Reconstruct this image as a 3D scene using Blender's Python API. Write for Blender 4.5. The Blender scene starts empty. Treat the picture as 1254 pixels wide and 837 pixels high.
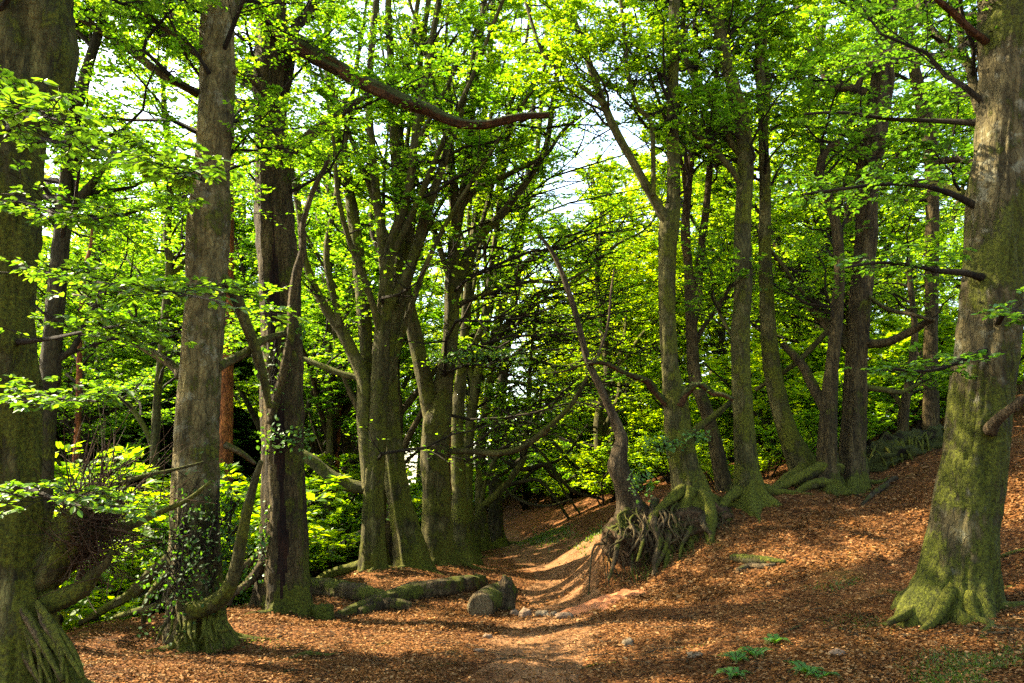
import bpy, math
import numpy as np
from mathutils import Vector
sc = bpy.context.scene
C = sc.collection
R = math.radians
rng = np.random.default_rng(11)

# ------------------------------------------------------------------ camera frame
F, W, H = 975.0, 1254.0, 837.0
PITCH = R(10.6)
CAMZ = 1.6
cp, sp = math.cos(PITCH), math.sin(PITCH)
def P(px, py, Y):
    """the spot on the sight line of a photo point that lies Y metres ahead"""
    u, v = (px - W/2)/F, (H/2 - py)/F
    t = Y/(cp - v*sp)
    return np.array((u*t, Y, CAMZ + t*(sp + v*cp)))
def scale_at(py, Y):
    v = (H/2 - py)/F
    return Y/(cp - v*sp)/F
def proj(p):
    x, y, z = p[..., 0], p[..., 1], p[..., 2] - CAMZ
    d = y*cp + z*sp
    d = np.where(d < .05, .05, d)
    return W/2 + F*x/d, H/2 - F*(z*cp - y*sp)/d, d

# ------------------------------------------------------------------ noise
def _h(ix, iy, iz):
    n = (ix*374761393 + iy*668265263 + iz*1274126177) & 0x7fffffff
    n = ((n ^ (n >> 13))*1274126177) & 0x7fffffff
    n = (n ^ (n >> 16)) & 0xffff
    return n/32767.5 - 1.0
def vnoise(p):
    i = np.floor(p).astype(np.int64); f = p - i; f = f*f*(3-2*f)
    out = 0
    for a in (0, 1):
        for b in (0, 1):
            for c in (0, 1):
                w = (f[:, 0] if a else 1-f[:, 0])*(f[:, 1] if b else 1-f[:, 1])*(f[:, 2] if c else 1-f[:, 2])
                out = out + w*_h(i[:, 0]+a, i[:, 1]+b, i[:, 2]+c)
    return out
def fbm(p, n=3):
    o, a = 0, 1
    for k in range(n):
        o = o + a*vnoise(p*(2.03**k) + 17.3*k); a *= .5
    return o

# ------------------------------------------------------------------ mesh builder
class MB:
    def __init__(self): self.v, self.q, self.t, self.qm, self.tm, self.n = [], [], [], [], [], 0
    def add(self, v, q=None, t=None, m=0):
        v = np.asarray(v, float).reshape(-1, 3)
        if q is not None and len(q): self.q.append(np.asarray(q)+self.n); self.qm.append(np.full(len(q), m) if np.isscalar(m) else m)
        if t is not None and len(t): self.t.append(np.asarray(t)+self.n); self.tm.append(np.full(len(t), m if np.isscalar(m) else 0))
        self.v.append(v); self.n += len(v)
    def build(self, name, mats, parent=None, origin=(0, 0, 0), smooth=True):
        v = np.concatenate(self.v) - np.asarray(origin)
        q = np.concatenate(self.q) if self.q else np.zeros((0, 4), int)
        t = np.concatenate(self.t) if self.t else np.zeros((0, 3), int)
        mi = np.concatenate([*self.qm, *self.tm]) if (self.qm or self.tm) else np.zeros(0)
        me = bpy.data.meshes.new(name)
        me.vertices.add(len(v)); me.vertices.foreach_set('co', v.astype(np.float32).ravel())
        me.loops.add(q.size+t.size); me.loops.foreach_set('vertex_index', np.concatenate([q.ravel(), t.ravel()]).astype(np.int32))
        me.polygons.add(len(q)+len(t))
        me.polygons.foreach_set('loop_start', np.concatenate([np.arange(len(q))*4, q.size+np.arange(len(t))*3]).astype(np.int32))
        me.polygons.foreach_set('material_index', mi.astype(np.int32))
        me.polygons.foreach_set('use_smooth', np.full(len(q)+len(t), smooth))
        me.update(calc_edges=True); me.validate()
        for m in (mats if isinstance(mats, (list, tuple)) else [mats]): me.materials.append(m)
        o = bpy.data.objects.new(name, me); C.objects.link(o)
        if parent is not None: o.parent = parent
        else: o.location = origin
        return o

def catmull(p, r, step):
    p = np.asarray(p, float); r = np.asarray(r, float)
    if len(p) < 3:
        n = max(2, int(np.linalg.norm(p[1]-p[0])/step)+1); f = np.linspace(0, 1, n)
        return p[0]+(p[1]-p[0])*f[:, None], r[0]+(r[1]-r[0])*f
    P0 = np.vstack([2*p[0]-p[1], p, 2*p[-1]-p[-2]])
    out, ro = [], []
    for i in range(len(p)-1):
        a, b, c, d = P0[i:i+4]
        n = max(1, int(np.linalg.norm(c-b)/step))
        f = np.arange(n)/n
        f1 = f[:, None]
        out.append(.5*((2*b)+(c-a)*f1+(2*a-5*b+4*c-d)*f1**2+(3*b-a-3*c+d)*f1**3)); ro.append(r[i]+(r[i+1]-r[i])*(f*f*(3-2*f)*.5+f*.5))
    out.append(p[-1:]); ro.append(r[-1:])
    return np.concatenate(out), np.concatenate(ro)

def frames(p):
    T = np.gradient(p, axis=0); T /= np.linalg.norm(T, axis=1)[:, None]+1e-9
    n = np.cross(T[0], (0, 1, 0.13)); n /= np.linalg.norm(n)+1e-9
    N = np.empty_like(p)
    for i in range(len(p)):
        n = n - T[i]*n.dot(T[i]); n /= np.linalg.norm(n)+1e-9; N[i] = n
    return T, N, np.cross(T, N)

def tube(mb, pts, rad, sides=10, step=.1, lump=.08, lumpf=3.0, flare=0., flare_h=.5, lobes=5, seed=0, m=0, cap=True, flute=0., matfn=None, squash=None, fine=0., finef=1.):
    p, r = catmull(pts, rad, step)
    T, N, B = frames(p)
    s = np.concatenate([[0], np.cumsum(np.linalg.norm(np.diff(p, axis=0), axis=1))])
    th = np.linspace(0, 2*math.pi, sides, endpoint=False)
    cs, sn = np.cos(th), np.sin(th)
    k = len(p)
    D = N[:, None]*cs[None, :, None] + B[:, None]*sn[None, :, None]
    rr = np.repeat(r[:, None], sides, 1)
    if squash: rr = rr*(1+squash*np.cos(2*(th+seed)))[None]
    q = np.stack([np.broadcast_to(cs, (k, sides))*1.2+seed*7.7, np.broadcast_to(sn, (k, sides))*1.2+seed*3.1, np.repeat((s*lumpf*.45)[:, None], sides, 1)], -1)
    ln_ = fbm(q.reshape(-1, 3)*1.6, 3).reshape(k, sides)
    rr = rr*(1+lump*(ln_-.75*ln_.mean(1, keepdims=True)))
    if fine:
        rm = max(float(r.max()), .02)
        q2 = np.stack([np.broadcast_to(cs, (k, sides))*7*finef+seed, np.broadcast_to(sn, (k, sides))*7*finef, np.repeat((s*2.2*finef/rm*.3)[:, None], sides, 1)], -1).reshape(-1, 3)
        fn = 1-2*np.abs(fbm(q2, 3)).reshape(k, sides); rr = rr*(1+fine*(fn-fn.mean()))
    if flute:
        ph = seed*2.1+.6*np.sin(s*.9+seed)
        rr = rr*(1+flute*np.cos(lobes*th[None]+ph[:, None]))
    if flare:
        ph = seed*1.7
        lob = (.5+.5*np.cos(lobes*th+ph+.7*np.sin(2*th+seed)))**1.5
        rr = rr*(1+flare*np.exp(-s/flare_h)[:, None]*(.25+1.1*lob[None]))
    V = p[:, None]+D*rr[..., None]
    i = np.arange(k-1)[:, None]*sides; j = np.arange(sides)[None]; jn = (j+1) % sides
    Q = np.stack([i+j, i+jn, i+sides+jn, i+sides+j], -1).reshape(-1, 4)
    mm = m
    if matfn is not None:
        mm = matfn(V.reshape(-1, 3)[Q].mean(1), np.repeat(s[:-1], sides), np.tile(th, k-1)).astype(int)
    v = V.reshape(-1, 3)
    if cap:
        v = np.vstack([v, p[0]-T[0]*r[0]*.15, p[-1]+T[-1]*r[-1]*.25])
        t0 = np.stack([np.full(sides, k*sides), (j[0]+1) % sides, j[0]], -1)
        t1 = np.stack([np.full(sides, k*sides+1), (k-1)*sides+j[0], (k-1)*sides+(j[0]+1) % sides], -1)
        mb.add(v, Q, np.vstack([t0, t1]), mm)
    else: mb.add(v, Q, None, mm)
    return p, r

def nrm(a): return a/(np.linalg.norm(a, axis=-1, keepdims=True)+1e-9)

def batch_tubes(mb, PP, RR, sides=3, m=0):
    """many thin tubes at once: PP (M,k,3), RR (M,k)"""
    M, k, _ = PP.shape
    if M == 0: return
    T = nrm(np.gradient(PP, axis=1))
    N = nrm(np.cross(T, np.array((.31, .2, .93)))); B = np.cross(T, N)
    th = np.linspace(0, 2*math.pi, sides, endpoint=False)
    V = PP[:, :, None]+RR[:, :, None, None]*(N[:, :, None]*np.cos(th)[None, None, :, None]+B[:, :, None]*np.sin(th)[None, None, :, None])
    i = np.arange(k-1)[:, None]*sides; j = np.arange(sides)[None]; jn = (j+1) % sides
    Q = np.stack([i+j, i+jn, i+sides+jn, i+sides+j], -1).reshape(-1, 4)
    mb.add(V.reshape(-1, 3), (Q[None]+(np.arange(M)*k*sides)[:, None, None]).reshape(-1, 4), None, m)

def leaves(mb, p, d, n, L, m=1, wide=.62, big=False):
    """leaf blades: stalk point p, direction d, face normal n, length L"""
    K = len(p)
    if K == 0: return
    d = nrm(d); n = nrm(n - d*(n*d).sum(-1, keepdims=True)); s = np.cross(d, n)
    L = L[:, None]; w = L*wide*.5; fo = n*L*.07
    if big:
        V = np.stack([p, p+d*L*.3+s*w*.9+fo, p+d*L*.68+s*w*.85+fo*.6, p+d*L-n*L*.06, p+d*L*.68-s*w*.85+fo*.6, p+d*L*.3-s*w*.9+fo], 1)
        o = (np.arange(K)*6)[:, None]
        Q = np.concatenate([o+np.array([0, 1, 2, 3]), o+np.array([0, 3, 4, 5])])
    else:
        V = np.stack([p, p+d*L*.48+s*w+fo, p+d*L, p+d*L*.48-s*w+fo], 1)
        Q = (np.arange(K)*4)[:, None]+np.array([0, 1, 2, 3])
    mb.add(V.reshape(-1, 3), Q, None, m)

def lerp_poly(PP, f):
    """point and tangent at fraction f (M,c) on polylines PP (M,k,3)"""
    M, k, _ = PP.shape
    x = np.clip(f*(k-1), 0, k-1.001); i = x.astype(int); a = (x-i)[..., None]
    r = np.arange(M)[:, None]
    A, Bp = PP[r, i], PP[r, i+1]
    return A+(Bp-A)*a, nrm(Bp-A)

def grow(mb, st, dr, ln, rd, g, leaf=.085, n2=7, n3=4, nl=7, m_t=0, m_l=1, up=.12, big=False, sides=5, flat=.35, l2=.5, l3=.42, thin=1.):
    """side branches -> branchlets -> twigs -> leaves, laid out in flat layered sprays"""
    M = len(st)
    if M == 0: return
    k = 7; s = np.linspace(0, 1, k)[None, :, None]
    dr = nrm(dr); L = ln[:, None, None]
    side = nrm(np.cross(dr, (0, 0, 1.)))
    bend = g.normal(0, .18, (M, 1, 1))
    wig = np.cumsum(g.normal(0, .045, (M, k, 3)), 1)*np.array((1, 1, .8)); wig[:, 0] = 0
    B1 = st[:, None]+L*(dr[:, None]*s+side[:, None]*bend*s*s+np.array((0, 0, 1.))*(up*s*s*(1-.65*s))+wig)
    R1 = rd[:, None]*(1-.86*np.linspace(0, 1, k)[None])
    batch_tubes(mb, B1, np.maximum(R1, .0035*thin), sides, m_t)
    f = np.clip(.16+.84*(np.arange(n2)[None]+g.uniform(0, 1, (M, n2)))/n2, 0, 1)
    p2, t2 = lerp_poly(B1, f)
    sg = np.where(np.arange(n2)[None] % 2 == 0, 1, -1)[..., None]
    sd = nrm(np.cross(t2, (0, 0, 1.)))
    d2 = nrm(t2*.75+sd*sg*g.uniform(.45, 1.05, (M, n2, 1))+g.normal(0, .17, (M, n2, 3))*np.array((1, 1, .8)))
    l2_ = ln[:, None]*l2*(1.08-.62*f)*g.uniform(.6, 1.25, (M, n2))
    p2, d2, l2_ = p2.reshape(-1, 3), d2.reshape(-1, 3), l2_.ravel()
    M2 = len(p2); s4 = np.linspace(0, 1, 4)[None, :, None]
    w2 = np.cumsum(g.normal(0, .05, (M2, 4, 3)), 1); w2[:, 0] = 0
    B2 = p2[:, None]+l2_[:, None, None]*(d2[:, None]*s4+np.array((0, 0, 1.))*(.05*s4-.1*s4*s4)+w2)
    batch_tubes(mb, B2, (np.linspace(.0085, .003, 4)*thin)[None]*np.clip(l2_/1., .5, 1.4)[:, None], 3, m_t)
    f3 = np.clip(.12+.88*(np.arange(n3)[None]+g.uniform(0, 1, (M2, n3)))/n3, 0, 1)
    p3, t3 = lerp_poly(B2, f3)
    sg = np.where(np.arange(n3)[None] % 2 == 0, 1, -1)[..., None]
    sd = nrm(np.cross(t3, (0, 0, 1.)))
    d3 = nrm(t3*.8+sd*sg*g.uniform(.4, 1., (M2, n3, 1))+g.normal(0, .15, (M2, n3, 3)))
    l3_ = l2_[:, None]*l3*(1.1-.5*f3)*g.uniform(.6, 1.3, (M2, n3))
    p3, d3, l3_ = p3.reshape(-1, 3), d3.reshape(-1, 3), l3_.ravel()
    B3 = p3[:, None]+l3_[:, None, None]*(d3[:, None]*np.linspace(0, 1, 3)[None, :, None]-np.array((0, 0, .12))*(np.linspace(0, 1, 3)**2)[None, :, None])
    batch_tubes(mb, B3, np.repeat((np.array([.004, .003, .0018])*thin)[None], len(B3), 0), 3, m_t)
    # leaves along twigs, alternate, facing mostly up
    f4 = np.clip((np.arange(nl)[None]+g.uniform(.2, 1.2, (len(B3), nl)))/nl, 0, 1)
    p4, t4 = lerp_poly(B3, f4)
    sg = np.where(np.arange(nl)[None] % 2 == 0, 1, -1)[..., None]
    sd = nrm(np.cross(t4, (0, 0, 1.)))
    d4 = t4*.65+sd*sg*.8+g.normal(0, .25, p4.shape)
    d4[:, -1] = t4[:, -1]
    nn = np.array((0, 0, 1.))+g.normal(0, flat, p4.shape)
    LL = leaf*g.uniform(.65, 1.2, p4.shape[:2])
    leaves(mb, p4.reshape(-1, 3), d4.reshape(-1, 3), nn.reshape(-1, 3), LL.ravel(), m_l, big=big)

# ------------------------------------------------------------------ materials
def mat(name):
    m = bpy.data.materials.new(name); m.use_nodes = True
    nt = m.node_tree; nt.nodes.clear()
    return m, nt, lambda t, **k: node(nt, t, **k)
def node(nt, t, **k):
    n = nt.nodes.new(t)
    for a, b in k.items():
        if a.startswith('i_'): n.inputs[a[2:].replace('_', ' ')].default_value = b
        else: setattr(n, a, b)
    return n
def ramp(nt, fac, stops):
    r = nt.nodes.new('ShaderNodeValToRGB'); e = r.color_ramp.elements
    while len(e) < len(stops): e.new(.5)
    for x, (pos, c) in zip(e, stops):
        x.position = pos; x.color = (*c, 1) if len(c) == 3 else c
    nt.links.new(fac, r.inputs[0]); return r.outputs[0]
def mixc(nt, f, a, b, bt='MIX'):
    m = nt.nodes.new('ShaderNodeMix'); m.data_type = 'RGBA'; m.blend_type = bt
    for s, v in ((m.inputs[0], f), (m.inputs[6], a), (m.inputs[7], b)):
        if hasattr(v, 'is_linked'): nt.links.new(v, s)
        else: s.default_value = v if np.isscalar(v) else (*v, 1)
    return m.outputs[2]
def math_(nt, op, a, b=0., c=None):
    m = nt.nodes.new('ShaderNodeMath'); m.operation = op
    for i, v in enumerate((a, b) if c is None else (a, b, c)):
        if hasattr(v, 'is_linked'): nt.links.new(v, m.inputs[i])
        else: m.inputs[i].default_value = v
    return m.outputs[0]
def noise(nt, vec, scale, detail=5, rough=.6, dist=0.):
    n = nt.nodes.new('ShaderNodeTexNoise'); n.inputs['Scale'].default_value = scale
    n.inputs['Detail'].default_value = detail; n.inputs['Roughness'].default_value = rough; n.inputs['Distortion'].default_value = dist
    nt.links.new(vec, n.inputs['Vector']); return n.outputs['Fac']
def mapping(nt, vec, sc_):
    m = nt.nodes.new('ShaderNodeMapping'); m.inputs['Scale'].default_value = sc_
    nt.links.new(vec, m.inputs['Vector']); return m.outputs[0]
def finish(nt, col, rough=.85, height=None, hs=.5, hd=.02, spec=.25):
    b = nt.nodes.new('ShaderNodeBsdfPrincipled'); o = nt.nodes.new('ShaderNodeOutputMaterial')
    nt.links.new(col, b.inputs['Base Color']); b.inputs['Roughness'].default_value = rough
    b.inputs['Specular IOR Level'].default_value = spec
    if height is not None:
        u = nt.nodes.new('ShaderNodeBump'); u.inputs['Strength'].default_value = hs; u.inputs['Distance'].default_value = hd
        nt.links.new(height, u.inputs['Height']); nt.links.new(u.outputs[0], b.inputs['Normal'])
    nt.links.new(b.outputs[0], o.inputs[0])

def bark(name, dark, light, moss=.5, stretch=.3, scale=7., mosscol=((.02, .022, .003), (.13, .14, .01)), crack=.5, lich=0., nz=.16, low_=.16):
    m, nt, N = mat(name)
    tc = N('ShaderNodeTexCoord').outputs['Object']
    v = mapping(nt, tc, (1, 1, stretch))
    n1 = noise(nt, v, scale, 9, .68, .4)
    n2 = noise(nt, v, scale*5, 6, .7)
    n3 = noise(nt, tc, 1.7, 4, .6)
    col = ramp(nt, n1, [(.3, dark), (.55, tuple((a+b)/2 for a, b in zip(dark, light))), (.74, light)])
    col = mixc(nt, .8, col, ramp(nt, n2, [(.32, (.2, .19, .17)), (.68, (1.35, 1.3, 1.2))]), 'MULTIPLY')
    if lich:
        col = mixc(nt, math_(nt, 'MULTIPLY', ramp(nt, noise(nt, tc, 5, 6, .7), [(.54, (0, 0, 0)), (.62, (1, 1, 1))]), lich), col, (.32, .33, .24))
    g = N('ShaderNodeNewGeometry'); sx = N('ShaderNodeSeparateXYZ'); nt.links.new(g.outputs['Normal'], sx.inputs[0])
    sz = N('ShaderNodeSeparateXYZ'); nt.links.new(tc, sz.inputs[0])
    low = math_(nt, 'MULTIPLY', math_(nt, 'POWER', 2.7, math_(nt, 'MULTIPLY', sz.outputs[2], -1.1)), low_)
    mk = math_(nt, 'ADD', math_(nt, 'ADD', n3, math_(nt, 'MULTIPLY', sx.outputs[2], nz)), math_(nt, 'MINIMUM', low, .2))
    mk = math_(nt, 'ADD', mk, math_(nt, 'MULTIPLY', sx.outputs[0], .07))  # moss thicker on the right, also painting in the unlit side's shade
    mk = math_(nt, 'ADD', mk, math_(nt, 'MULTIPLY', math_(nt, 'SUBTRACT', n2, .5), .45))
    mk = ramp(nt, math_(nt, 'ADD', mk, moss-.5), [(.52, (0, 0, 0)), (.6, (1, 1, 1))])
    st_ = noise(nt, mapping(nt, tc, (1, 1, .3)), 3.6, 6, .7)
    col = mixc(nt, .8, col, ramp(nt, st_, [(.36, (.28, .26, .22)), (.62, (1.15, 1.12, 1.05))]), 'MULTIPLY')
    vc = N('ShaderNodeTexVoronoi', feature='DISTANCE_TO_EDGE', i_Scale=scale*2.6)
    wob = N('ShaderNodeVectorMath', operation='MULTIPLY_ADD'); nz3 = N('ShaderNodeTexNoise', i_Scale=scale*1.2, i_Detail=4.)
    nt.links.new(tc, nz3.inputs['Vector']); nt.links.new(nz3.outputs['Color'], wob.inputs[0]); wob.inputs[1].default_value = (.12, .12, .2)
    nt.links.new(mapping(nt, tc, (1, 1, stretch*.7)), wob.inputs[2]); nt.links.new(wob.outputs[0], vc.inputs['Vector'])
    cr = ramp(nt, vc.outputs['Distance'], [(.0, (0, 0, 0)), (.09, (1, 1, 1))])
    col = mixc(nt, crack*.75, col, mixc(nt, 1., col, mixc(nt, cr, (.25, .22, .18), (1.08, 1.08, 1.06)), 'MULTIPLY'))
    mn = noise(nt, tc, 34, 6, .75)
    mcol = ramp(nt, mn, [(.36, mosscol[0]), (.66, mosscol[1])])
    col = mixc(nt, math_(nt, 'MULTIPLY', mk, .93), col, mcol)
    h = math_(nt, 'ADD', math_(nt, 'MULTIPLY', n1, 1.), math_(nt, 'MULTIPLY', n2, crack))
    h = math_(nt, 'ADD', h, math_(nt, 'MULTIPLY', math_(nt, 'MULTIPLY', mn, mk), .8))
    h = math_(nt, 'ADD', h, math_(nt, 'MULTIPLY', cr, crack*.35))
    finish(nt, col, .9, h, 1., .06, .15)
    return m

def leaf_mat(name, cols, tcols, trans=.5, rough=.5, spec=.3, patchy=False):
    m, nt, N = mat(name)
    g = N('ShaderNodeNewGeometry')
    rnd = g.outputs['Random Per Island']
    c = ramp(nt, rnd, [(i/(len(cols)-1), x) for i, x in enumerate(cols)])
    t = ramp(nt, rnd, [(i/(len(tcols)-1), x) for i, x in enumerate(tcols)])
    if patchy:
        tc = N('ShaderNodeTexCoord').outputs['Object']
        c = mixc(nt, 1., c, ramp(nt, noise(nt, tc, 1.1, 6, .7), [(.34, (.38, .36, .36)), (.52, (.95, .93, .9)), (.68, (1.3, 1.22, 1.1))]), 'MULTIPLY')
    b = N('ShaderNodeBsdfPrincipled'); b.inputs['Roughness'].default_value = rough; b.inputs['Specular IOR Level'].default_value = spec
    nt.links.new(c, b.inputs['Base Color'])
    oi = N('ShaderNodeObjectInfo')
    if not patchy: t = mixc(nt, 1., t, ramp(nt, oi.outputs['Random'], [(0, (.62, .8, .8)), (.5, (.9, .95, 1.)), (1, (1.12, 1.02, .9))]), 'MULTIPLY')
    tr = N('ShaderNodeBsdfTranslucent'); nt.links.new(t, tr.inputs[0])
    mx = N('ShaderNodeMixShader'); mx.inputs[0].default_value = trans
    nt.links.new(b.outputs[0], mx.inputs[1]); nt.links.new(tr.outputs[0], mx.inputs[2])
    o = N('ShaderNodeOutputMaterial'); nt.links.new(mx.outputs[0], o.inputs[0])
    return m

B_GREY = bark('bark_grey_beech', (0.042, 0.033, 0.012), (0.242, 0.199, 0.080), .42, .4, 5., lich=.2)
B_BROWN = bark('bark_brown_beech', (0.026, 0.019, 0.008), (0.160, 0.119, 0.048), .42, .2, 8., crack=.9)
B_MOSS = bark('bark_mossy_beech', (0.031, 0.029, 0.010), (0.166, 0.153, 0.052), .53, .3, 7., mosscol=((.02, .022, .003), (.135, .14, .01)))
B_OLIVE = bark('bark_olive_beech', (0.029, 0.026, 0.009), (0.166, 0.147, 0.049), .52, .35, 6., mosscol=((.02, .02, .003), (.12, .12, .01)))
B_DARK = bark('bark_dark', (0.016, 0.014, 0.006), (0.085, 0.073, 0.031), .42, .3, 8.)
B_PINE = bark('bark_orange_pine', (.16, .05, .018), (.5, .17, .055), .22, .5, 6., crack=1.)
B_RED = bark('rotten_red_wood', (.035, .014, .005), (.2, .1, .04), .55, .25, 9., crack=1., nz=.34, low_=0., mosscol=((.02, .026, .005), (.07, .085, .015)))
B_HEART = bark('exposed_heartwood', (.006, .003, .002), (.08, .035, .018), .15, .1, 14., crack=1.4)
B_DEAD = bark('weathered_dead_wood', (.04, .028, .015), (.22, .16, .09), .36, .15, 10., crack=1., low_=0.)
B_TWIG = bark('twig_bark', (.012, .009, .005), (.06, .045, .022), .3, .5, 14., low_=0.)
B_ROOT = bark('mossy_root', (.035, .024, .012), (.19, .14, .07), .47, .3, 9., low_=.05)
B_LOG = bark('fallen_log_bark', (.03, .021, .01), (.2, .14, .07), .47, .25, 7., crack=.9, low_=0., nz=.12)
MOSS = bark('moss_cushion', (.02, .025, .003), (.1, .11, .01), .7, 1., 14.)
LF = leaf_mat('beech_leaf', [(.03, .075, .011), (.042, .1, .014), (.056, .125, .017), (.075, .145, .02)],
              [(.12, .29, .01), (.18, .37, .012), (.26, .45, .015), (.37, .52, .022)], .6)
LF_LIT = leaf_mat('beech_leaf_sunlit', [(.04, .1, .014), (.055, .125, .018), (.08, .15, .02)],
                  [(.26, .47, .012), (.37, .55, .015), (.52, .62, .02)], .62)  # brighter copy of the beech leaf, with sunlight painted into its colour
LF_NEAR = leaf_mat('beech_leaf_fresh', [(.025, .075, .018), (.035, .1, .02), (.055, .13, .022)],
                   [(.1, .27, .012), (.16, .34, .015), (.25, .42, .02)], .38, .5, .3)
LF_IVY = leaf_mat('ivy_leaf', [(.015, .045, .01), (.025, .065, .014)], [(.12, .3, .01), (.18, .36, .015)], .4, .6, .15)
LF_FERN = leaf_mat('fern_frond_leaf', [(.03, .1, .012), (.05, .14, .018)], [(.2, .45, .02), (.3, .5, .03)], .45)
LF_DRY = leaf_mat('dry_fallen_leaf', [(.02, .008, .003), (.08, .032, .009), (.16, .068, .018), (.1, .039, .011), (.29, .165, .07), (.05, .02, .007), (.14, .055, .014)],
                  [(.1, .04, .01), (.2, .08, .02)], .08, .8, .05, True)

LF_GRASS = leaf_mat('moss_grass_blade', [(.03, .05, .008), (.05, .075, .01), (.075, .09, .014)], [(.12, .22, .015), (.18, .28, .02)], .35)
def ground_mat(name, path=False):
    m, nt, N = mat(name)
    tc = N('ShaderNodeTexCoord').outputs['Object']
    vo = N('ShaderNodeTexVoronoi', i_Scale=30.); 
    wv = N('ShaderNodeVectorMath', operation='ADD'); nn = N('ShaderNodeTexNoise', i_Scale=8.)
    nt.links.new(tc, nn.inputs['Vector']); 
    ws = N('ShaderNodeVectorMath', operation='SCALE'); ws.inputs['Scale'].default_value = .06
    nt.links.new(nn.outputs['Color'], ws.inputs[0]); nt.links.new(tc, wv.inputs[0]); nt.links.new(ws.outputs[0], wv.inputs[1])
    nt.links.new(wv.outputs[0], vo.inputs['Vector'])
    sepc = N('ShaderNodeSeparateColor'); nt.links.new(vo.outputs['Color'], sepc.inputs[0])
    col = ramp(nt, sepc.outputs[0], [(0, (.022, .009, .004)), (.35, (.065, .025, .009)), (.6, (.12, .046, .015)), (.85, (.17, .075, .026)), (1, (.22, .11, .045))])
    big = noise(nt, tc, .55, 5, .6); mid = noise(nt, tc, 2.6, 5, .65); fine = noise(nt, tc, 90, 3, .6)
    if path:
        col = mixc(nt, ramp(nt, mid, [(.35, (.2, .2, .2)), (.65, (.75, .75, .75))]), col, mixc(nt, fine, (.13, .065, .03), (.27, .15, .075)))
    else:
        col = mixc(nt, ramp(nt, big, [(.5, (0, 0, 0)), (.72, (.4, .4, .4))]), col, (.2, .085, .03))
        gm = noise(nt, tc, 1.1, 6, .7)
        col = mixc(nt, ramp(nt, gm, [(.6, (0, 0, 0)), (.72, (.75, .75, .75))]), col, mixc(nt, fine, (.03, .04, .01), (.08, .1, .02)))
    col = mixc(nt, .6, col, ramp(nt, fine, [(.25, (.45, .43, .4)), (.75, (1.3, 1.3, 1.25))]), 'MULTIPLY')
    col = mixc(nt, .5, col, ramp(nt, mid, [(.3, (.55, .53, .5)), (.7, (1.25, 1.22, 1.2))]), 'MULTIPLY')
    h = math_(nt, 'ADD', math_(nt, 'MULTIPLY', vo.outputs['Distance'], -.8), math_(nt, 'MULTIPLY', fine, .5))
    h = math_(nt, 'ADD', h, math_(nt, 'MULTIPLY', sepc.outputs[1], .6))
    finish(nt, col, .9, h, .8, .03, .05)
    return m
M_GROUND = ground_mat('leaf_litter_soil'); M_PATH = ground_mat('trodden_path_earth', True)
def earth_mat(name, a, b):
    m, nt, N = mat(name); tc = N('ShaderNodeTexCoord').outputs['Object']
    n1 = noise(nt, tc, 6, 8, .7); n2 = noise(nt, tc, 40, 5, .7)
    col = mixc(nt, .5, ramp(nt, n1, [(.3, a), (.7, b)]), ramp(nt, n2, [(.3, (.4, .4, .4)), (.7, (1.3, 1.3, 1.3))]), 'MULTIPLY')
    finish(nt, col, .95, math_(nt, 'ADD', n1, math_(nt, 'MULTIPLY', n2, .5)), 1., .05, .1); return m
M_EARTH = earth_mat('dark_bank_earth', (.03, .018, .01), (.12, .065, .034))
M_RED = earth_mat('red_clay_earth', (.2, .065, .025), (.42, .17, .075))
M_STONE = earth_mat('pale_stone', (.08, .06, .035), (.21, .155, .1))
M_STONE2 = earth_mat('brown_stone', (.1, .065, .04), (.28, .18, .11))
M_CUT = bark('cut_log_face', (.14, .1, .05), (.36, .28, .16), .3, 1., 12., low_=0., nz=0.)
M_MEADOW = earth_mat('valley_meadow', (.05, .09, .02), (.12, .17, .04))

# ------------------------------------------------------------------ scene tree helpers
def tag(o, label=None, cat=None, group=None, kind=None):
    for k, v in (('label', label), ('category', cat), ('group', group), ('kind', kind)):
        if v: o[k] = v
    return o
def empty(name, loc):
    o = bpy.data.objects.new(name, None); o.empty_display_size = .3; C.objects.link(o); o.location = loc; return o
def copy_tree(o, parent=None):
    c = o.copy(); C.objects.link(c)
    if parent is not None: c.parent = parent
    for ch in list(o.children): copy_tree(ch, c)
    return c

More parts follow.
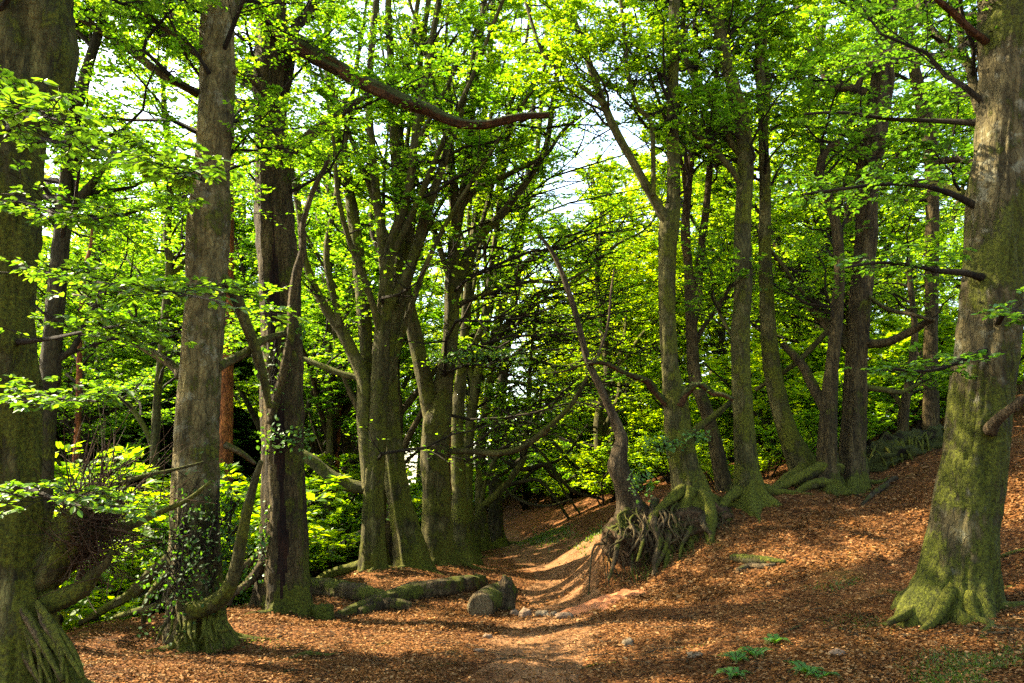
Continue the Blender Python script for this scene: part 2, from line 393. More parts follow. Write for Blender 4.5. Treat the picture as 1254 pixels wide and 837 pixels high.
# ------------------------------------------------------------------ traced trees: photo points (x, y, width) at a distance
exec_trees = []
def T(**k): exec_trees.append(k)
T(key='burr', name='beech_tree', Y=6.4, bark=B_MOSS, sides=72, step=0.035, lump=.16, flare=0.35, fh=.35, ext=6, dens=.8, leaf=.085, big=True, side=(-.2, .9),
  label='massive mossy trunk with swollen bulge and a tangle of burr twigs at its foot',
  trunk=[(6, 862, 150), (12, 820, 118), (14, 760, 98), (12, 700, 84), (9, 600, 74), (8, 450, 74), (9, 250, 80), (14, 165, 88), (24, 125, 118), (30, 70, 124), (30, 0, 124)],
  limbs=[dict(p=[(26, 742, 40), (62, 738, 30), (100, 722, 24), (118, 700, 15), (131, 690, 10), (136, 675, 7)], dy=-.1, g=0),
         dict(p=[(22, 735, 40), (55, 700, 52), (85, 655, 58), (110, 625, 40), (124, 605, 14)], dy=.15, g=0, lump=.4),
         dict(p=[(105, 655, 24), (140, 650, 15), (165, 642, 12), (195, 628, 8), (230, 612, 6), (258, 590, 4)], dy=.3, g=0),
         dict(p=[(90, 620, 16), (130, 600, 8), (170, 585, 6), (215, 575, 4), (250, 566, 3)], dy=.5, g=0),
         dict(p=[(20, 175, 12), (60, 172, 7), (110, 180, 5), (165, 195, 4), (215, 212, 3), (250, 222, 2)], dy=-2.4, g=2),
         dict(p=[(10, 330, 12), (50, 335, 7), (110, 345, 5), (170, 355, 4), (230, 362, 3), (280, 372, 2)], dy=-2.5, g=2),
         dict(p=[(10, 500, 10), (40, 490, 5), (80, 488, 4), (120, 492, 3)], dy=-1.6, g=2),
         dict(p=[(6, 160, 9), (20, 150, 6), (45, 142, 4), (70, 146, 2)], dy=-3, g=2),
         dict(p=[(8, 590, 9), (40, 600, 5), (70, 612, 4), (100, 620, 3)], dy=-1.8, g=2),
         dict(p=[(10, 240, 10), (50, 255, 6), (100, 268, 4), (150, 262, 3)], dy=-1.5, g=2),
         dict(p=[(10, 420, 10), (60, 415, 5), (110, 405, 4), (150, 398, 3)], dy=-1.5, g=2)])
T(key='stem', name='beech_tree', Y=8.6, bark=B_DARK, sides=16, step=.08, flare=.5, fh=.3, ext=4, dens=1.5, leaf=.085, side=(0, 1),
  label='slim dark stem half hidden directly behind the bulging mossy trunk',
  trunk=[(42, 800, 50), (46, 760, 34), (50, 650, 28), (58, 520, 24), (66, 420, 24), (76, 320, 22), (84, 230, 18), (93, 150, 16), (110, 90, 14), (128, 30, 11), (134, -10, 9)],
  limbs=[dict(p=[(70, 470, 10), (72, 440, 10), (88, 430, 9), (105, 395, 7), (120, 370, 6), (124, 345, 5)], g=1),
         dict(p=[(86, 262, 13), (100, 240, 12), (115, 222, 10), (128, 205, 6)], g=1)])
T(key='grey', name='beech_tree', Y=9.0, bark=B_GREY, sides=64, step=0.04, lump=.1, flare=0.45, fh=.4, ext=6, dens=1.5, leaf=.085, side=(0, 1),
  label='smooth grey beech with a mossy root skirt and a curved sucker growing from its base',
  trunk=[(246, 800, 74), (243, 770, 70), (241, 735, 68), (240, 690, 64), (240, 640, 60), (241, 560, 55), (243, 500, 52), (246, 420, 50), (252, 345, 48), (255, 275, 52), (259, 205, 43), (264, 100, 44), (268, 0, 43)],
  limbs=[dict(p=[(243, 116, 11), (222, 104, 10), (200, 93, 11), (157, 60, 10), (127, 40, 10), (93, 17, 9), (70, 0, 8)], dy=-.8, g=1),
         dict(p=[(290, 88, 9), (245, 68, 9), (215, 45, 9), (190, 25, 8), (165, 12, 8), (140, -2, 8)], dy=-.5, g=1),
         dict(p=[(222, 462, 13), (213, 450, 11), (190, 434, 10), (167, 420, 9), (140, 398, 8), (127, 377, 7), (112, 365, 5), (90, 362, 4)], dy=.8, g=1),
         dict(p=[(268, 340, 16), (284, 353, 16), (301, 397, 14), (312, 425, 13), (322, 460, 11), (330, 500, 8)], dy=.6, g=0, moss=1),
         dict(p=[(266, 450, 14), (276, 445, 12), (301, 432, 11), (322, 417, 10), (350, 408, 7)], dy=.8, g=0, moss=1),
         dict(p=[(232, 748, 24), (255, 742, 23), (275, 728, 20), (288, 700, 17), (296, 660, 15), (303, 625, 13), (312, 590, 10), (320, 565, 6)], dy=-.5, g=0, moss=1, dy0=-.35),
         dict(p=[(275, 545, 9), (290, 552, 8), (302, 560, 7), (312, 568, 5)], dy=.3, g=0)])
T(key='split', name='beech_tree', Y=11.5, bark=B_BROWN, sides=64, step=0.04, lump=.1, flare=.3, fh=.4, flute=.07, ext=7, dens=1., leaf=.09, stems=0, arch=0, side=(.1, 1), heart=True,
  label='thick brown beech with a long dark split down its trunk and a climbing stem',
  trunk=[(348, 752, 72), (349, 725, 66), (348, 680, 58), (347, 620, 54), (345, 540, 52), (344, 450, 50), (340, 350, 50), (335, 270, 48), (332, 200, 44), (328, 120, 39), (330, 60, 40), (330, 0, 38)],
  limbs=[dict(p=[(345, 195, 14), (355, 187, 14), (383, 163, 14), (413, 143, 12), (433, 127, 9), (460, 113, 6), (490, 92, 4)], dy=.6, g=1),
         dict(p=[(342, 118, 14), (352, 98, 14), (360, 40, 13), (375, 20, 13), (388, -4, 12)], dy=.3, g=1),
         dict(p=[(333, 118, 24), (310, 100, 25), (278, 78, 25), (247, 50, 25), (215, 22, 24), (187, -4, 24)], dy=.9, g=1, dy0=.1),
         dict(p=[(346, 190, 15), (342, 186, 14), (333, 163, 12), (320, 138, 10), (300, 127, 9), (283, 122, 7)], dy=-.8, g=0, dy0=-.25),
         dict(p=[(338, 150, 10), (330, 128, 9), (310, 100, 8), (280, 85, 7), (265, 75, 6)], dy=-1., g=0, dy0=-.25),
         dict(p=[(331, 520, 10), (338, 490, 11), (347, 457, 11), (356, 410, 11), (358, 370, 11), (363, 337, 12), (371, 303, 9), (371, 275, 8), (383, 235, 7), (398, 205, 6), (404, 190, 5)], g=0, dy0=-.36, dy=-.3, name='climbing_stem'),
         dict(p=[(300, 10, 16), (318, 12, 21), (350, 42, 22), (385, 68, 21), (420, 88, 19), (450, 104, 18), (487, 120, 18), (520, 133, 16), (545, 145, 14), (566, 152, 13), (590, 153, 11), (612, 149, 11), (640, 143, 10), (672, 141, 7)], dy=-.6, g=0, dy0=-.2, red=1, lump=.22)])
T(key='triple', name='beech_tree', Y=15.6, bark=B_OLIVE, sides=32, step=0.06, flare=.5, fh=.5, flute=.05, ext=6, dens=0.5, leaf=.1, stems=6, arch=4, side=(.1, 1),
  label='slender beech dividing low into three upright stems, behind the two crossed logs',
  trunk=[(457, 706, 40), (457, 690, 34), (457, 650, 31), (458, 590, 30), (463, 500, 27), (467, 420, 23), (472, 350, 21), (474, 322, 19), (482, 285, 14), (492, 260, 13), (503, 215, 12), (510, 150, 11), (521, 90, 10), (537, 0, 9)],
  limbs=[dict(p=[(472, 345, 15), (467, 290, 14), (462, 250, 13), (455, 180, 12), (452, 130, 11), (455, 60, 10), (461, 0, 9)], dy=.3, g=1, ext=5),
         dict(p=[(474, 378, 14), (484, 360, 14), (500, 330, 13), (512, 292, 12), (520, 260, 11), (530, 235, 10), (545, 190, 9), (562, 150, 8), (575, 90, 7), (590, 20, 6)], dy=.5, g=1, ext=4),
         dict(p=[(453, 600, 22), (450, 560, 23), (446, 510, 22), (446, 470, 21), (432, 432, 18), (417, 404, 16), (402, 383, 14), (390, 362, 13), (382, 345, 12), (377, 330, 11), (371, 308, 10), (368, 270, 10), (360, 225, 9), (352, 180, 8), (345, 120, 7)], dy=.2, g=1, ext=4),
         dict(p=[(415, 402, 11), (414, 385, 10), (405, 350, 10), (400, 320, 9), (402, 290, 9), (410, 250, 8), (418, 200, 8), (428, 140, 7), (440, 60, 6)], dy=.5, g=1, ext=3),
         dict(p=[(452, 500, 20), (450, 450, 20), (446, 390, 20), (440, 330, 19), (434, 275, 18), (425, 222, 15), (413, 172, 13), (405, 120, 12), (400, 55, 10), (405, 0, 9)], dy=.5, g=1, ext=5, dy0=.3, moss=1),
         dict(p=[(452, 598, 18), (440, 597, 18), (420, 592, 19), (400, 580, 18), (385, 567, 17), (370, 557, 15), (350, 550, 12), (330, 545, 8)], dy=.1, g=0, moss=1, dy0=.1),
         dict(p=[(449, 468, 10), (437, 463, 9), (415, 457, 9), (400, 451, 9), (385, 445, 8), (372, 440, 7), (350, 436, 4)], dy=.4, g=1, moss=1)])
T(key='lean', name='beech_tree', Y=16.4, bark=B_MOSS, sides=24, step=.07, flare=.6, fh=.5, flute=.1, ext=6, dens=0.4, leaf=.1, stems=6, arch=0, side=(0, 1),
  label='fluted mossy trunk leaning away behind the three-stemmed beech, wide at its foot',
  trunk=[(506, 704, 52), (502, 680, 46), (496, 645, 38), (489, 610, 32), (482, 560, 28), (478, 510, 25), (477, 455, 23), (482, 400, 20), (487, 350, 18), (490, 290, 15), (488, 240, 14), (484, 190, 13), (480, 120, 12), (478, 60, 10), (476, 0, 9)],
  limbs=[dict(p=[(470, 700, 26), (467, 670, 17), (466, 640, 15), (470, 590, 13), (478, 560, 9)], dy=-.2, g=0, dy0=.5),
         dict(p=[(487, 340, 12), (496, 318, 12), (500, 280, 11), (497, 240, 10), (494, 214, 10), (490, 160, 9), (494, 134, 9), (502, 70, 8), (512, 0, 7)], dy=.6, g=1, ext=4)])
T(key='fork', name='beech_tree', Y=17.4, bark=B_OLIVE, sides=36, step=0.06, flare=.45, fh=.5, lump=.12, ext=6, dens=0.45, leaf=.1, stems=6, arch=8, side=(.2, .9),
  label='stout dark beech forking at mid height with one low limb reaching over the path',
  trunk=[(540, 698, 58), (537, 680, 50), (535, 650, 44), (534, 600, 41), (533, 550, 41), (535, 515, 42), (542, 478, 30), (549, 440, 25), (553, 395, 22), (553, 350, 21), (556, 300, 17), (561, 260, 15), (572, 210, 13), (576, 150, 11), (585, 80, 9), (592, 0, 8)],
  limbs=[dict(p=[(532, 525, 26), (526, 495, 25), (516, 448, 23), (508, 410, 21), (500, 372, 19), (493, 338, 17), (497, 300, 13), (497, 250, 12), (503, 200, 11), (512, 140, 10), (515, 70, 9), (525, 0, 8)], dy=-.4, g=1, ext=5),
         dict(p=[(553, 375, 18), (564, 335, 16), (579, 302, 14), (592, 285, 13), (610, 268, 12), (628, 245, 11), (648, 218, 10), (667, 185, 9), (674, 150, 8), (681, 100, 8), (688, 50, 7), (702, 0, 6)], dy=.5, g=1, ext=4),
         dict(p=[(545, 556, 13), (556, 553, 10), (580, 553, 9), (610, 555, 9), (640, 548, 9), (670, 525, 9), (700, 495, 7), (720, 460, 5)], dy=-1.2, g=0),
         dict(p=[(552, 388, 9), (565, 372, 8), (590, 362, 7), (620, 352, 6), (650, 345, 5), (690, 345, 4), (720, 330, 3)], dy=-.4, g=1),
         dict(p=[(560, 262, 10), (580, 235, 9), (605, 222, 8), (640, 205, 7), (668, 190, 6), (690, 160, 5), (712, 142, 4)], dy=.3, g=1)])
T(key='lit', name='beech_tree', Y=19.3, bark=B_MOSS, sides=20, step=.08, flare=.7, fh=.45, ext=6, dens=0.5, leaf=.105, stems=6, arch=11, side=(.2, .9),
  label='straight moss-edged beech standing just past the forked one, roots spread on the path edge',
  trunk=[(566, 692, 46), (563, 672, 34), (563, 645, 26), (562, 600, 22), (560, 550, 19), (561, 500, 18), (565, 455, 16), (570, 400, 14), (575, 330, 12), (584, 250, 10), (592, 150, 9), (600, 60, 8), (603, 0, 7)],
  limbs=[dict(p=[(562, 480, 10), (574, 440, 9), (590, 400, 9), (600, 340, 8), (608, 280, 8), (614, 230, 7), (622, 170, 6), (625, 90, 5)], dy=.3, g=1)])
T(key='orange_limb', name='beech_tree', Y=21.5, bark=B_MOSS, sides=18, step=.09, flare=.5, fh=.4, ext=5, dens=0.5, leaf=.11, stems=4, arch=12, side=(.2, .9),
  label='slim beech bending out over the path at head height, beyond the straight moss-edged one',
  trunk=[(577, 684, 26), (574, 655, 18), (572, 600, 16), (573, 545, 15), (579, 495, 15), (586, 452, 14), (597, 420, 12), (622, 395, 11), (650, 366, 10), (674, 355, 8), (700, 345, 7), (730, 318, 5)],
  limbs=[dict(p=[(586, 455, 11), (596, 400, 10), (607, 340, 9), (610, 270, 8), (612, 210, 7), (620, 150, 6), (640, 80, 5), (650, 0, 4)], dy=.5, g=1, red=1, ext=3),
         dict(p=[(604, 410, 9), (625, 350, 8), (640, 325, 7), (660, 310, 7), (690, 300, 6), (705, 293, 4)], dy=.3, g=1, red=1)])
T(key='row_a', name='beech_tree', Y=23.5, bark=B_OLIVE, sides=16, step=.1, flare=.5, fh=.4, ext=5, dens=0.5, leaf=.115, stems=3, arch=12, side=(.3, .9),
  label='thin beech curving above the path where the row of trunks closes up',
  trunk=[(591, 676, 26), (589, 640, 17), (588, 600, 15), (590, 540, 13), (597, 490, 12), (605, 440, 11), (614, 380, 10), (626, 320, 10), (641, 268, 9), (655, 205, 8), (662, 140, 7), (668, 60, 6), (672, 0, 5)],
  limbs=[dict(p=[(600, 470, 8), (625, 440, 7), (655, 415, 6), (690, 405, 5), (730, 398, 4)], dy=.4, g=1)])
T(key='row_b', name='beech_tree', Y=26.5, bark=B_DARK, sides=16, step=.1, flare=.5, fh=.4, ext=5, dens=.4, leaf=.12, stems=2, arch=6, side=(.4, .8),
  label='dark trunk at the shaded end of the row, arching boughs sweeping low over the path',
  trunk=[(608, 672, 34), (607, 640, 22), (607, 560, 19), (612, 500, 17), (620, 430, 14), (632, 350, 11), (640, 270, 9), (650, 180, 7), (655, 100, 6)],
  limbs=[dict(p=[(609, 470, 7), (640, 470, 6), (675, 500, 5), (705, 545, 4), (748, 560, 3)], dy=-1.5, g=0),
         dict(p=[(608, 620, 6), (630, 600, 5), (655, 575, 5), (690, 560, 4), (720, 520, 3)], dy=-0.6, g=0),
         dict(p=[(608, 550, 6), (645, 545, 5), (668, 560, 4), (690, 600, 4), (715, 636, 3)], dy=-1, g=0),
         dict(p=[(609, 500, 6), (650, 490, 5), (690, 520, 4), (730, 530, 3)], dy=-1, g=0),
         dict(p=[(609, 590, 6), (635, 612, 5), (668, 620, 4), (700, 612, 3)], dy=-1.4, g=0),
         dict(p=[(612, 450, 7), (650, 440, 6), (690, 450, 5), (735, 430, 3)], dy=0.3, g=0),
         dict(p=[(618, 420, 7), (655, 395, 6), (700, 390, 5), (745, 370, 3)], dy=0.3, g=0),
         dict(p=[(609, 560, 8), (640, 575, 7), (670, 570, 6), (700, 600, 5), (740, 612, 4)], dy=-1, g=0),
         dict(p=[(609, 520, 8), (650, 520, 7), (680, 545, 6), (710, 575, 5), (755, 580, 4)], dy=-1, g=0),
         dict(p=[(608, 600, 7), (640, 590, 6), (665, 592, 5), (700, 640, 4)], dy=-1, g=0),
         dict(p=[(610, 540, 8), (640, 535, 7), (690, 480, 6), (735, 470, 4)], dy=0, g=1),
         dict(p=[(608, 585, 7), (650, 560, 6), (690, 590, 5), (728, 560, 3)], dy=.6, g=1)])
T(key='bow', name='beech_tree', Y=22.5, bark=B_OLIVE, sides=14, step=.09, flare=.3, fh=.3, ext=0, dens=1., leaf=.11, side=(.3, .9),
  label='small bowed beech with two thin stems rising from the path edge below the row',
  trunk=[(582, 662, 16), (584, 640, 12), (590, 622, 10), (612, 602, 10), (632, 577, 10), (641, 560, 9), (646, 520, 8), (648, 470, 7), (652, 420, 5), (660, 370, 4)],
  limbs=[dict(p=[(583, 645, 7), (590, 610, 6), (598, 580, 6), (606, 563, 6), (618, 545, 5), (622, 500, 4)], dy=.3, g=1),
         dict(p=[(640, 562, 6), (652, 530, 6), (660, 500, 5), (664, 470, 4)], dy=.2, g=1)])
T(key='dead', name='dead_tree', Y=13.0, bark=B_DEAD, sides=30, step=0.04, lump=.22, flare=.3, fh=.25, ext=0, dens=0, leaf=.08, side=(0, 1), cat='dead tree',
  label='crooked dead tree with swollen twisted foot leaning from the bank of bare roots',
  trunk=[(774, 632, 40), (770, 612, 32), (764, 590, 30), (757, 572, 30), (758, 556, 24), (761, 540, 18), (756, 522, 14), (749, 505, 13), (742, 490, 12), (731, 467, 11), (719, 442, 9), (709, 402, 8), (700, 370, 8), (686, 332, 7), (673, 306, 5), (659, 290, 4)],
  limbs=[dict(p=[(722, 448, 7), (731, 438, 5), (738, 420, 4), (745, 395, 4), (748, 360, 3), (752, 330, 2)], dy=.2, g=0)])
T(key='bankfork', name='beech_tree', Y=13.2, bark=B_MOSS, sides=44, step=0.04, lump=.13, flare=.5, fh=.35, ext=6, dens=1.1, leaf=.09, stems=0, arch=0, side=(.2, .9),
  label='tall beech forked like a V, standing on the bank of bare roots',
  trunk=[(853, 640, 74), (849, 620, 58), (843, 595, 46), (836, 570, 40), (831, 530, 38), (828, 495, 36), (821, 445, 24), (818, 380, 23), (818, 320, 24), (821, 275, 28), (826, 245, 19), (827, 200, 18), (825, 140, 17), (827, 70, 16), (828, 0, 15)],
  limbs=[dict(p=[(820, 285, 16), (812, 264, 15), (795, 235, 13), (776, 200, 12), (756, 165, 12), (738, 125, 11), (722, 80, 10), (708, 40, 9), (693, -2, 8)], dy=-.5, g=1, ext=5),
         dict(p=[(740, 128, 8), (715, 108, 7), (690, 92, 6), (668, 70, 6), (655, 40, 5), (643, 0, 5)], dy=.2, g=1, dy0=-.4),
         dict(p=[(800, 240, 7), (800, 200, 7), (797, 150, 7), (780, 130, 6), (768, 85, 6), (765, 45, 6), (760, 0, 5)], dy=.1, g=1, dy0=-.2),
         dict(p=[(823, 500, 13), (815, 494, 11), (803, 481, 9), (797, 472, 12), (790, 466, 9), (765, 457, 7), (740, 445, 6), (715, 447, 4), (690, 455, 3), (665, 458, 2)], dy=-.5, g=0, red=1, lump=.25),
         dict(p=[(832, 497, 14), (838, 485, 12), (848, 474, 11), (860, 472, 9), (872, 482, 8), (885, 484, 7), (898, 490, 6)], dy=-.3, g=0, red=1, dy0=-.15, lump=.25),
         dict(p=[(838, 572, 16), (850, 530, 11), (868, 515, 10), (884, 502, 9), (900, 488, 7)], dy=.6, g=0, dy0=.15)])
T(key='twin_thin', name='beech_tree', Y=15.2, bark=B_BROWN, sides=18, step=.08, flare=.4, fh=.4, ext=5, dens=1., leaf=.1, stems=3, arch=0, side=(.1, 1),
  label='thin pale-streaked beech slanting up behind the V-forked one',
  trunk=[(893, 618, 34), (886, 592, 23), (876, 545, 20), (863, 500, 19), (851, 465, 18), (847, 420, 17), (845, 370, 16), (842, 320, 13), (838, 290, 12), (842, 230, 11), (847, 170, 10), (850, 100, 9), (850, 0, 8)],
  limbs=[dict(p=[(848, 400, 15), (853, 365, 14), (857, 320, 13), (862, 280, 11), (868, 220, 10), (872, 160, 9), (878, 80, 8), (882, 0, 7)], dy=.3, g=1, ext=4),
         dict(p=[(852, 420, 8), (862, 400, 7), (878, 378, 7), (892, 355, 6), (905, 335, 5)], dy=.3, g=1),
         dict(p=[(850, 345, 7), (872, 320, 6), (892, 300, 5), (915, 290, 4)], dy=.5, g=1)])
T(key='pillar', name='beech_tree', Y=13.5, bark=B_MOSS, sides=40, step=0.05, flare=.8, fh=.35, ext=6, dens=1.1, leaf=.09, side=(.1, 1),
  label='straight pillar-like mossy beech whose top sways aside, on the ridge crest',
  trunk=[(920, 622, 64), (917, 600, 42), (914, 570, 32), (911, 520, 28), (908, 460, 27), (908, 400, 26), (911, 350, 25), (910, 300, 24), (912, 250, 23), (915, 200, 23), (910, 150, 22), (901, 110, 20), (890, 70, 19), (882, 30, 18), (877, -4, 17)],
  limbs=[dict(p=[(908, 228, 10), (896, 208, 9), (877, 187, 9), (860, 172, 8), (847, 160, 8), (838, 153, 7), (815, 150, 4)], dy=-.4, g=1),
         dict(p=[(908, 190, 12), (896, 175, 11), (880, 140, 11), (862, 112, 10), (845, 85, 9), (836, 50, 8), (838, 0, 6)], dy=.4, g=1, ext=3),
         dict(p=[(905, 425, 6), (890, 400, 5), (880, 380, 5), (870, 350, 4)], dy=.4, g=1)])
T(key='curved', name='beech_tree', Y=14.6, bark=B_MOSS, sides=24, step=.06, flare=.5, fh=.4, ext=6, dens=1., leaf=.095, side=(.1, 1),
  label='mossy beech with its trunk swept sideways at the foot like a bent knee',
  trunk=[(996, 594, 60), (984, 572, 40), (974, 552, 33), (963, 525, 28), (952, 490, 26), (944, 440, 24), (940, 400, 22), (938, 350, 19), (936, 290, 17), (936, 220, 15), (933, 150, 14), (930, 100, 13), (928, 50, 11), (932, 0, 10)],
  limbs=[dict(p=[(935, 170, 9), (940, 130, 9), (940, 90, 8), (936, 55, 8), (940, 0, 7)], dy=.3, g=1, ext=4),
         dict(p=[(936, 300, 7), (955, 320, 6), (972, 345, 6), (990, 365, 5), (1003, 378, 4)], dy=.3, g=1)])
T(key='hook', name='beech_tree', Y=14.0, bark=B_BROWN, sides=24, step=.06, flare=.5, fh=.5, ext=0, dens=.8, leaf=.09, side=(.1, 1), lump=.16,
  label='knotty beech stem hooking over at its top, pressed against the thick pair-mate trunk',
  trunk=[(1017, 612, 48), (1014, 590, 36), (1013, 560, 27), (1015, 500, 23), (1020, 440, 18), (1025, 380, 16), (1028, 325, 15), (1024, 275, 14), (1014, 242, 13), (1005, 215, 12), (1010, 187, 11), (1028, 176, 9), (1050, 188, 7), (1075, 205, 5)],
  limbs=[dict(p=[(1012, 505, 16), (998, 478, 15), (984, 450, 14), (972, 435, 12), (958, 422, 9)], dy=.6, g=0),
         dict(p=[(1018, 400, 8), (1000, 420, 8), (975, 445, 8), (950, 462, 7), (925, 478, 6)], dy=.8, g=0, moss=1, dy0=.3)])
T(key='pair', name='beech_tree', Y=14.3, bark=B_BROWN, sides=44, step=0.05, flare=.6, fh=.5, flute=.06, ext=6, dens=1.2, leaf=.095, side=(0, 1),
  label='thick ridged trunk on the ridge, its moss-black foot joined to the hooked stem',
  trunk=[(1038, 610, 58), (1041, 585, 44), (1043, 550, 35), (1046, 500, 31), (1048, 450, 29), (1051, 400, 28), (1055, 340, 29), (1060, 290, 29), (1060, 230, 31), (1068, 170, 33), (1076, 120, 30), (1083, 60, 27), (1087, 0, 23)],
  limbs=[dict(p=[(1055, 420, 13), (1072, 421, 13), (1090, 418, 12), (1115, 406, 11), (1132, 396, 9), (1145, 392, 6)], dy=-1., g=0),
         dict(p=[(1058, 355, 6), (1070, 368, 6), (1090, 380, 6), (1115, 385, 6), (1140, 392, 5)], dy=-1., g=0),
         dict(p=[(1060, 115, 16), (1035, 108, 12), (1010, 108, 9), (985, 100, 7), (960, 80, 5)], dy=.3, g=1),
         dict(p=[(1046, 112, 8), (1060, 88, 8), (1074, 69, 9), (1095, 55, 9), (1114, 43, 8), (1132, 24, 8), (1149, -2, 7)], dy=-.6, g=0, dy0=-.5),
         dict(p=[(1060, 475, 10), (1085, 478, 8), (1105, 480, 7), (1125, 470, 5)], dy=.2, g=1, moss=1)])
T(key='ridge_back', name='beech_tree', Y=16.8, bark=B_BROWN, sides=20, step=.08, flare=.4, fh=.4, ext=5, dens=1.1, leaf=.1, side=(0, 1),
  label='beech rising behind the big pale-sided trunk, its foot lost behind the mossy root ridge',
  trunk=[(1141, 560, 34), (1140, 520, 22), (1139, 430, 19), (1140, 350, 18), (1140, 250, 18), (1138, 185, 21), (1128, 130, 19), (1118, 90, 16), (1110, 50, 13), (1104, 0, 12)],
  limbs=[dict(p=[(1142, 200, 12), (1165, 196, 10), (1185, 197, 9), (1200, 206, 8)], dy=-.5, g=1)])
T(key='short_stem', name='beech_tree', Y=16.0, bark=B_BROWN, sides=16, step=.08, flare=.4, fh=.3, ext=0, dens=.8, leaf=.1, side=(0, 1),
  label='short brown stem growing straight out of the mossy root ridge',
  trunk=[(1103, 560, 28), (1105, 530, 17), (1108, 495, 13), (1113, 470, 12), (1118, 430, 11), (1119, 400, 9), (1114, 350, 8), (1112, 320, 7)],
  limbs=[dict(p=[(1106, 500, 9), (1096, 485, 8), (1080, 476, 7), (1060, 478, 6)], dy=.2, g=1, moss=1)])
T(key='pale', name='beech_tree', Y=7.8, bark=bark('bark_pale_mossy_beech', (.024, .02, .008), (.19, .155, .07), .58, .3, 4.5, lich=.25, mosscol=((.012, .014, .002), (.1, .11, .008))), sides=80, step=0.03, lump=.09, flare=.85, fh=.32, ext=6, dens=1., leaf=.08, big=True, side=(.1, .9),
  label='big pale-sided beech with a flaring mossy foot, alone on the open slope',
  trunk=[(1166, 756, 112), (1169, 735, 98), (1173, 700, 88), (1180, 650, 80), (1188, 600, 77), (1195, 550, 75), (1200, 500, 73), (1205, 450, 72), (1210, 400, 72), (1215, 330, 72), (1220, 250, 68), (1225, 180, 62), (1230, 100, 62), (1233, 0, 66)],
  limbs=[dict(p=[(1216, 160, 16), (1204, 144, 12), (1194, 118, 12), (1188, 82, 12), (1175, 70, 11), (1162, 60, 10), (1141, 37, 9), (1127, 12, 8), (1120, -5, 7)], dy=.8, g=1, dy0=.2),
         dict(p=[(1189, 90, 9), (1180, 62, 8), (1176, 35, 8), (1175, -2, 7)], dy=.5, g=1, dy0=.6),
         dict(p=[(1216, 56, 13), (1203, 47, 11), (1188, 36, 10), (1170, 18, 9), (1158, 8, 8), (1142, -4, 5)], dy=-.4, g=0, red=1, lump=.2),
         dict(p=[(1210, 275, 16), (1196, 260, 13), (1182, 240, 12), (1165, 232, 9), (1140, 225, 6)], dy=.7, g=1),
         dict(p=[(1212, 528, 18), (1220, 516, 13), (1235, 503, 11), (1256, 488, 10), (1285, 470, 8)], dy=-.5, g=0, dy0=-.3, pale=1),
         dict(p=[(1215, 345, 14), (1185, 335, 9), (1150, 332, 7), (1115, 325, 5), (1075, 322, 4), (1035, 328, 3)], dy=-.7, g=2, dy0=-.1),
         dict(p=[(1210, 262, 12), (1170, 240, 8), (1130, 228, 6), (1080, 226, 4), (1030, 232, 4), (985, 238, 3)], dy=-.3, g=2),
         dict(p=[(1218, 152, 12), (1180, 150, 8), (1140, 148, 6), (1090, 146, 5), (1030, 138, 4), (985, 140, 3)], dy=.6, g=2),
         dict(p=[(1205, 430, 10), (1180, 440, 7), (1150, 452, 5), (1120, 455, 4), (1095, 452, 3)], dy=-.8, g=2, dy0=-.2),
         dict(p=[(1222, 395, 9), (1232, 380, 7), (1245, 382, 5), (1262, 392, 4)], dy=-1.2, g=2, dy0=-.3)])
# smaller trunks glimpsed down the slope and through the gaps
T(key='pine', name='pine_tree', Y=18, bark=B_PINE, sides=22, step=.1, flare=.15, fh=.4, ext=5, dens=.5, leaf=.1, side=(0, 1), cat='pine tree', gstart=.55, lump=.05,
  label='orange-barked pine trunk glowing between the grey beech and the split trunk',
  trunk=[(273, 745, 25), (274, 690, 22), (275, 640, 22), (277, 560, 22), (279, 480, 20), (282, 400, 17), (284, 320, 14), (286, 200, 12), (288, 60, 10), (289, 0, 9)], limbs=[])
T(key='slope_stub', name='beech_tree', Y=14.5, bark=B_MOSS, sides=18, step=.08, flare=.5, fh=.3, ext=3, dens=1., leaf=.09, side=(0, 1), lump=.2,
  label='lumpy small trunk with a burr at its foot, left of the mossy root skirt',
  trunk=[(168, 735, 32), (170, 700, 26), (172, 672, 24), (178, 640, 14), (184, 600, 12), (190, 560, 12), (195, 480, 11), (203, 400, 11), (210, 330, 12), (207, 290, 11), (212, 220, 9), (205, 140, 8)],
  limbs=[dict(p=[(190, 560, 7), (180, 530, 7), (165, 505, 7), (150, 490, 6), (130, 478, 5)], dy=.3, g=1),
         dict(p=[(208, 340, 8), (222, 325, 7), (235, 305, 6), (240, 270, 5)], dy=.3, g=1)])
T(key='slope_lit', name='beech_tree', Y=24, bark=B_OLIVE, sides=14, step=.12, flare=.4, fh=.3, ext=4, dens=1., leaf=.12, side=(0, 1),
  label='thicker of two small trunks glimpsed in the bright gap above the first log',
  trunk=[(398, 710, 22), (400, 680, 16), (401, 640, 14), (403, 600, 12), (404, 540, 10), (404, 480, 9), (403, 400, 8), (404, 300, 7)], limbs=[dict(p=[(402, 615, 6), (420, 600, 5), (438, 605, 4)], dy=.2, g=1)])
T(key='slope_thin', name='beech_tree', Y=25, bark=B_PINE, sides=12, step=.12, flare=.3, fh=.3, ext=3, dens=1., leaf=.12, side=(0, 1),
  label='thinner tan trunk glimpsed in the bright gap above the first log',
  trunk=[(420, 705, 14), (418, 670, 10), (415, 640, 9), (413, 600, 8), (415, 540, 7), (420, 460, 6), (422, 380, 5)], limbs=[])
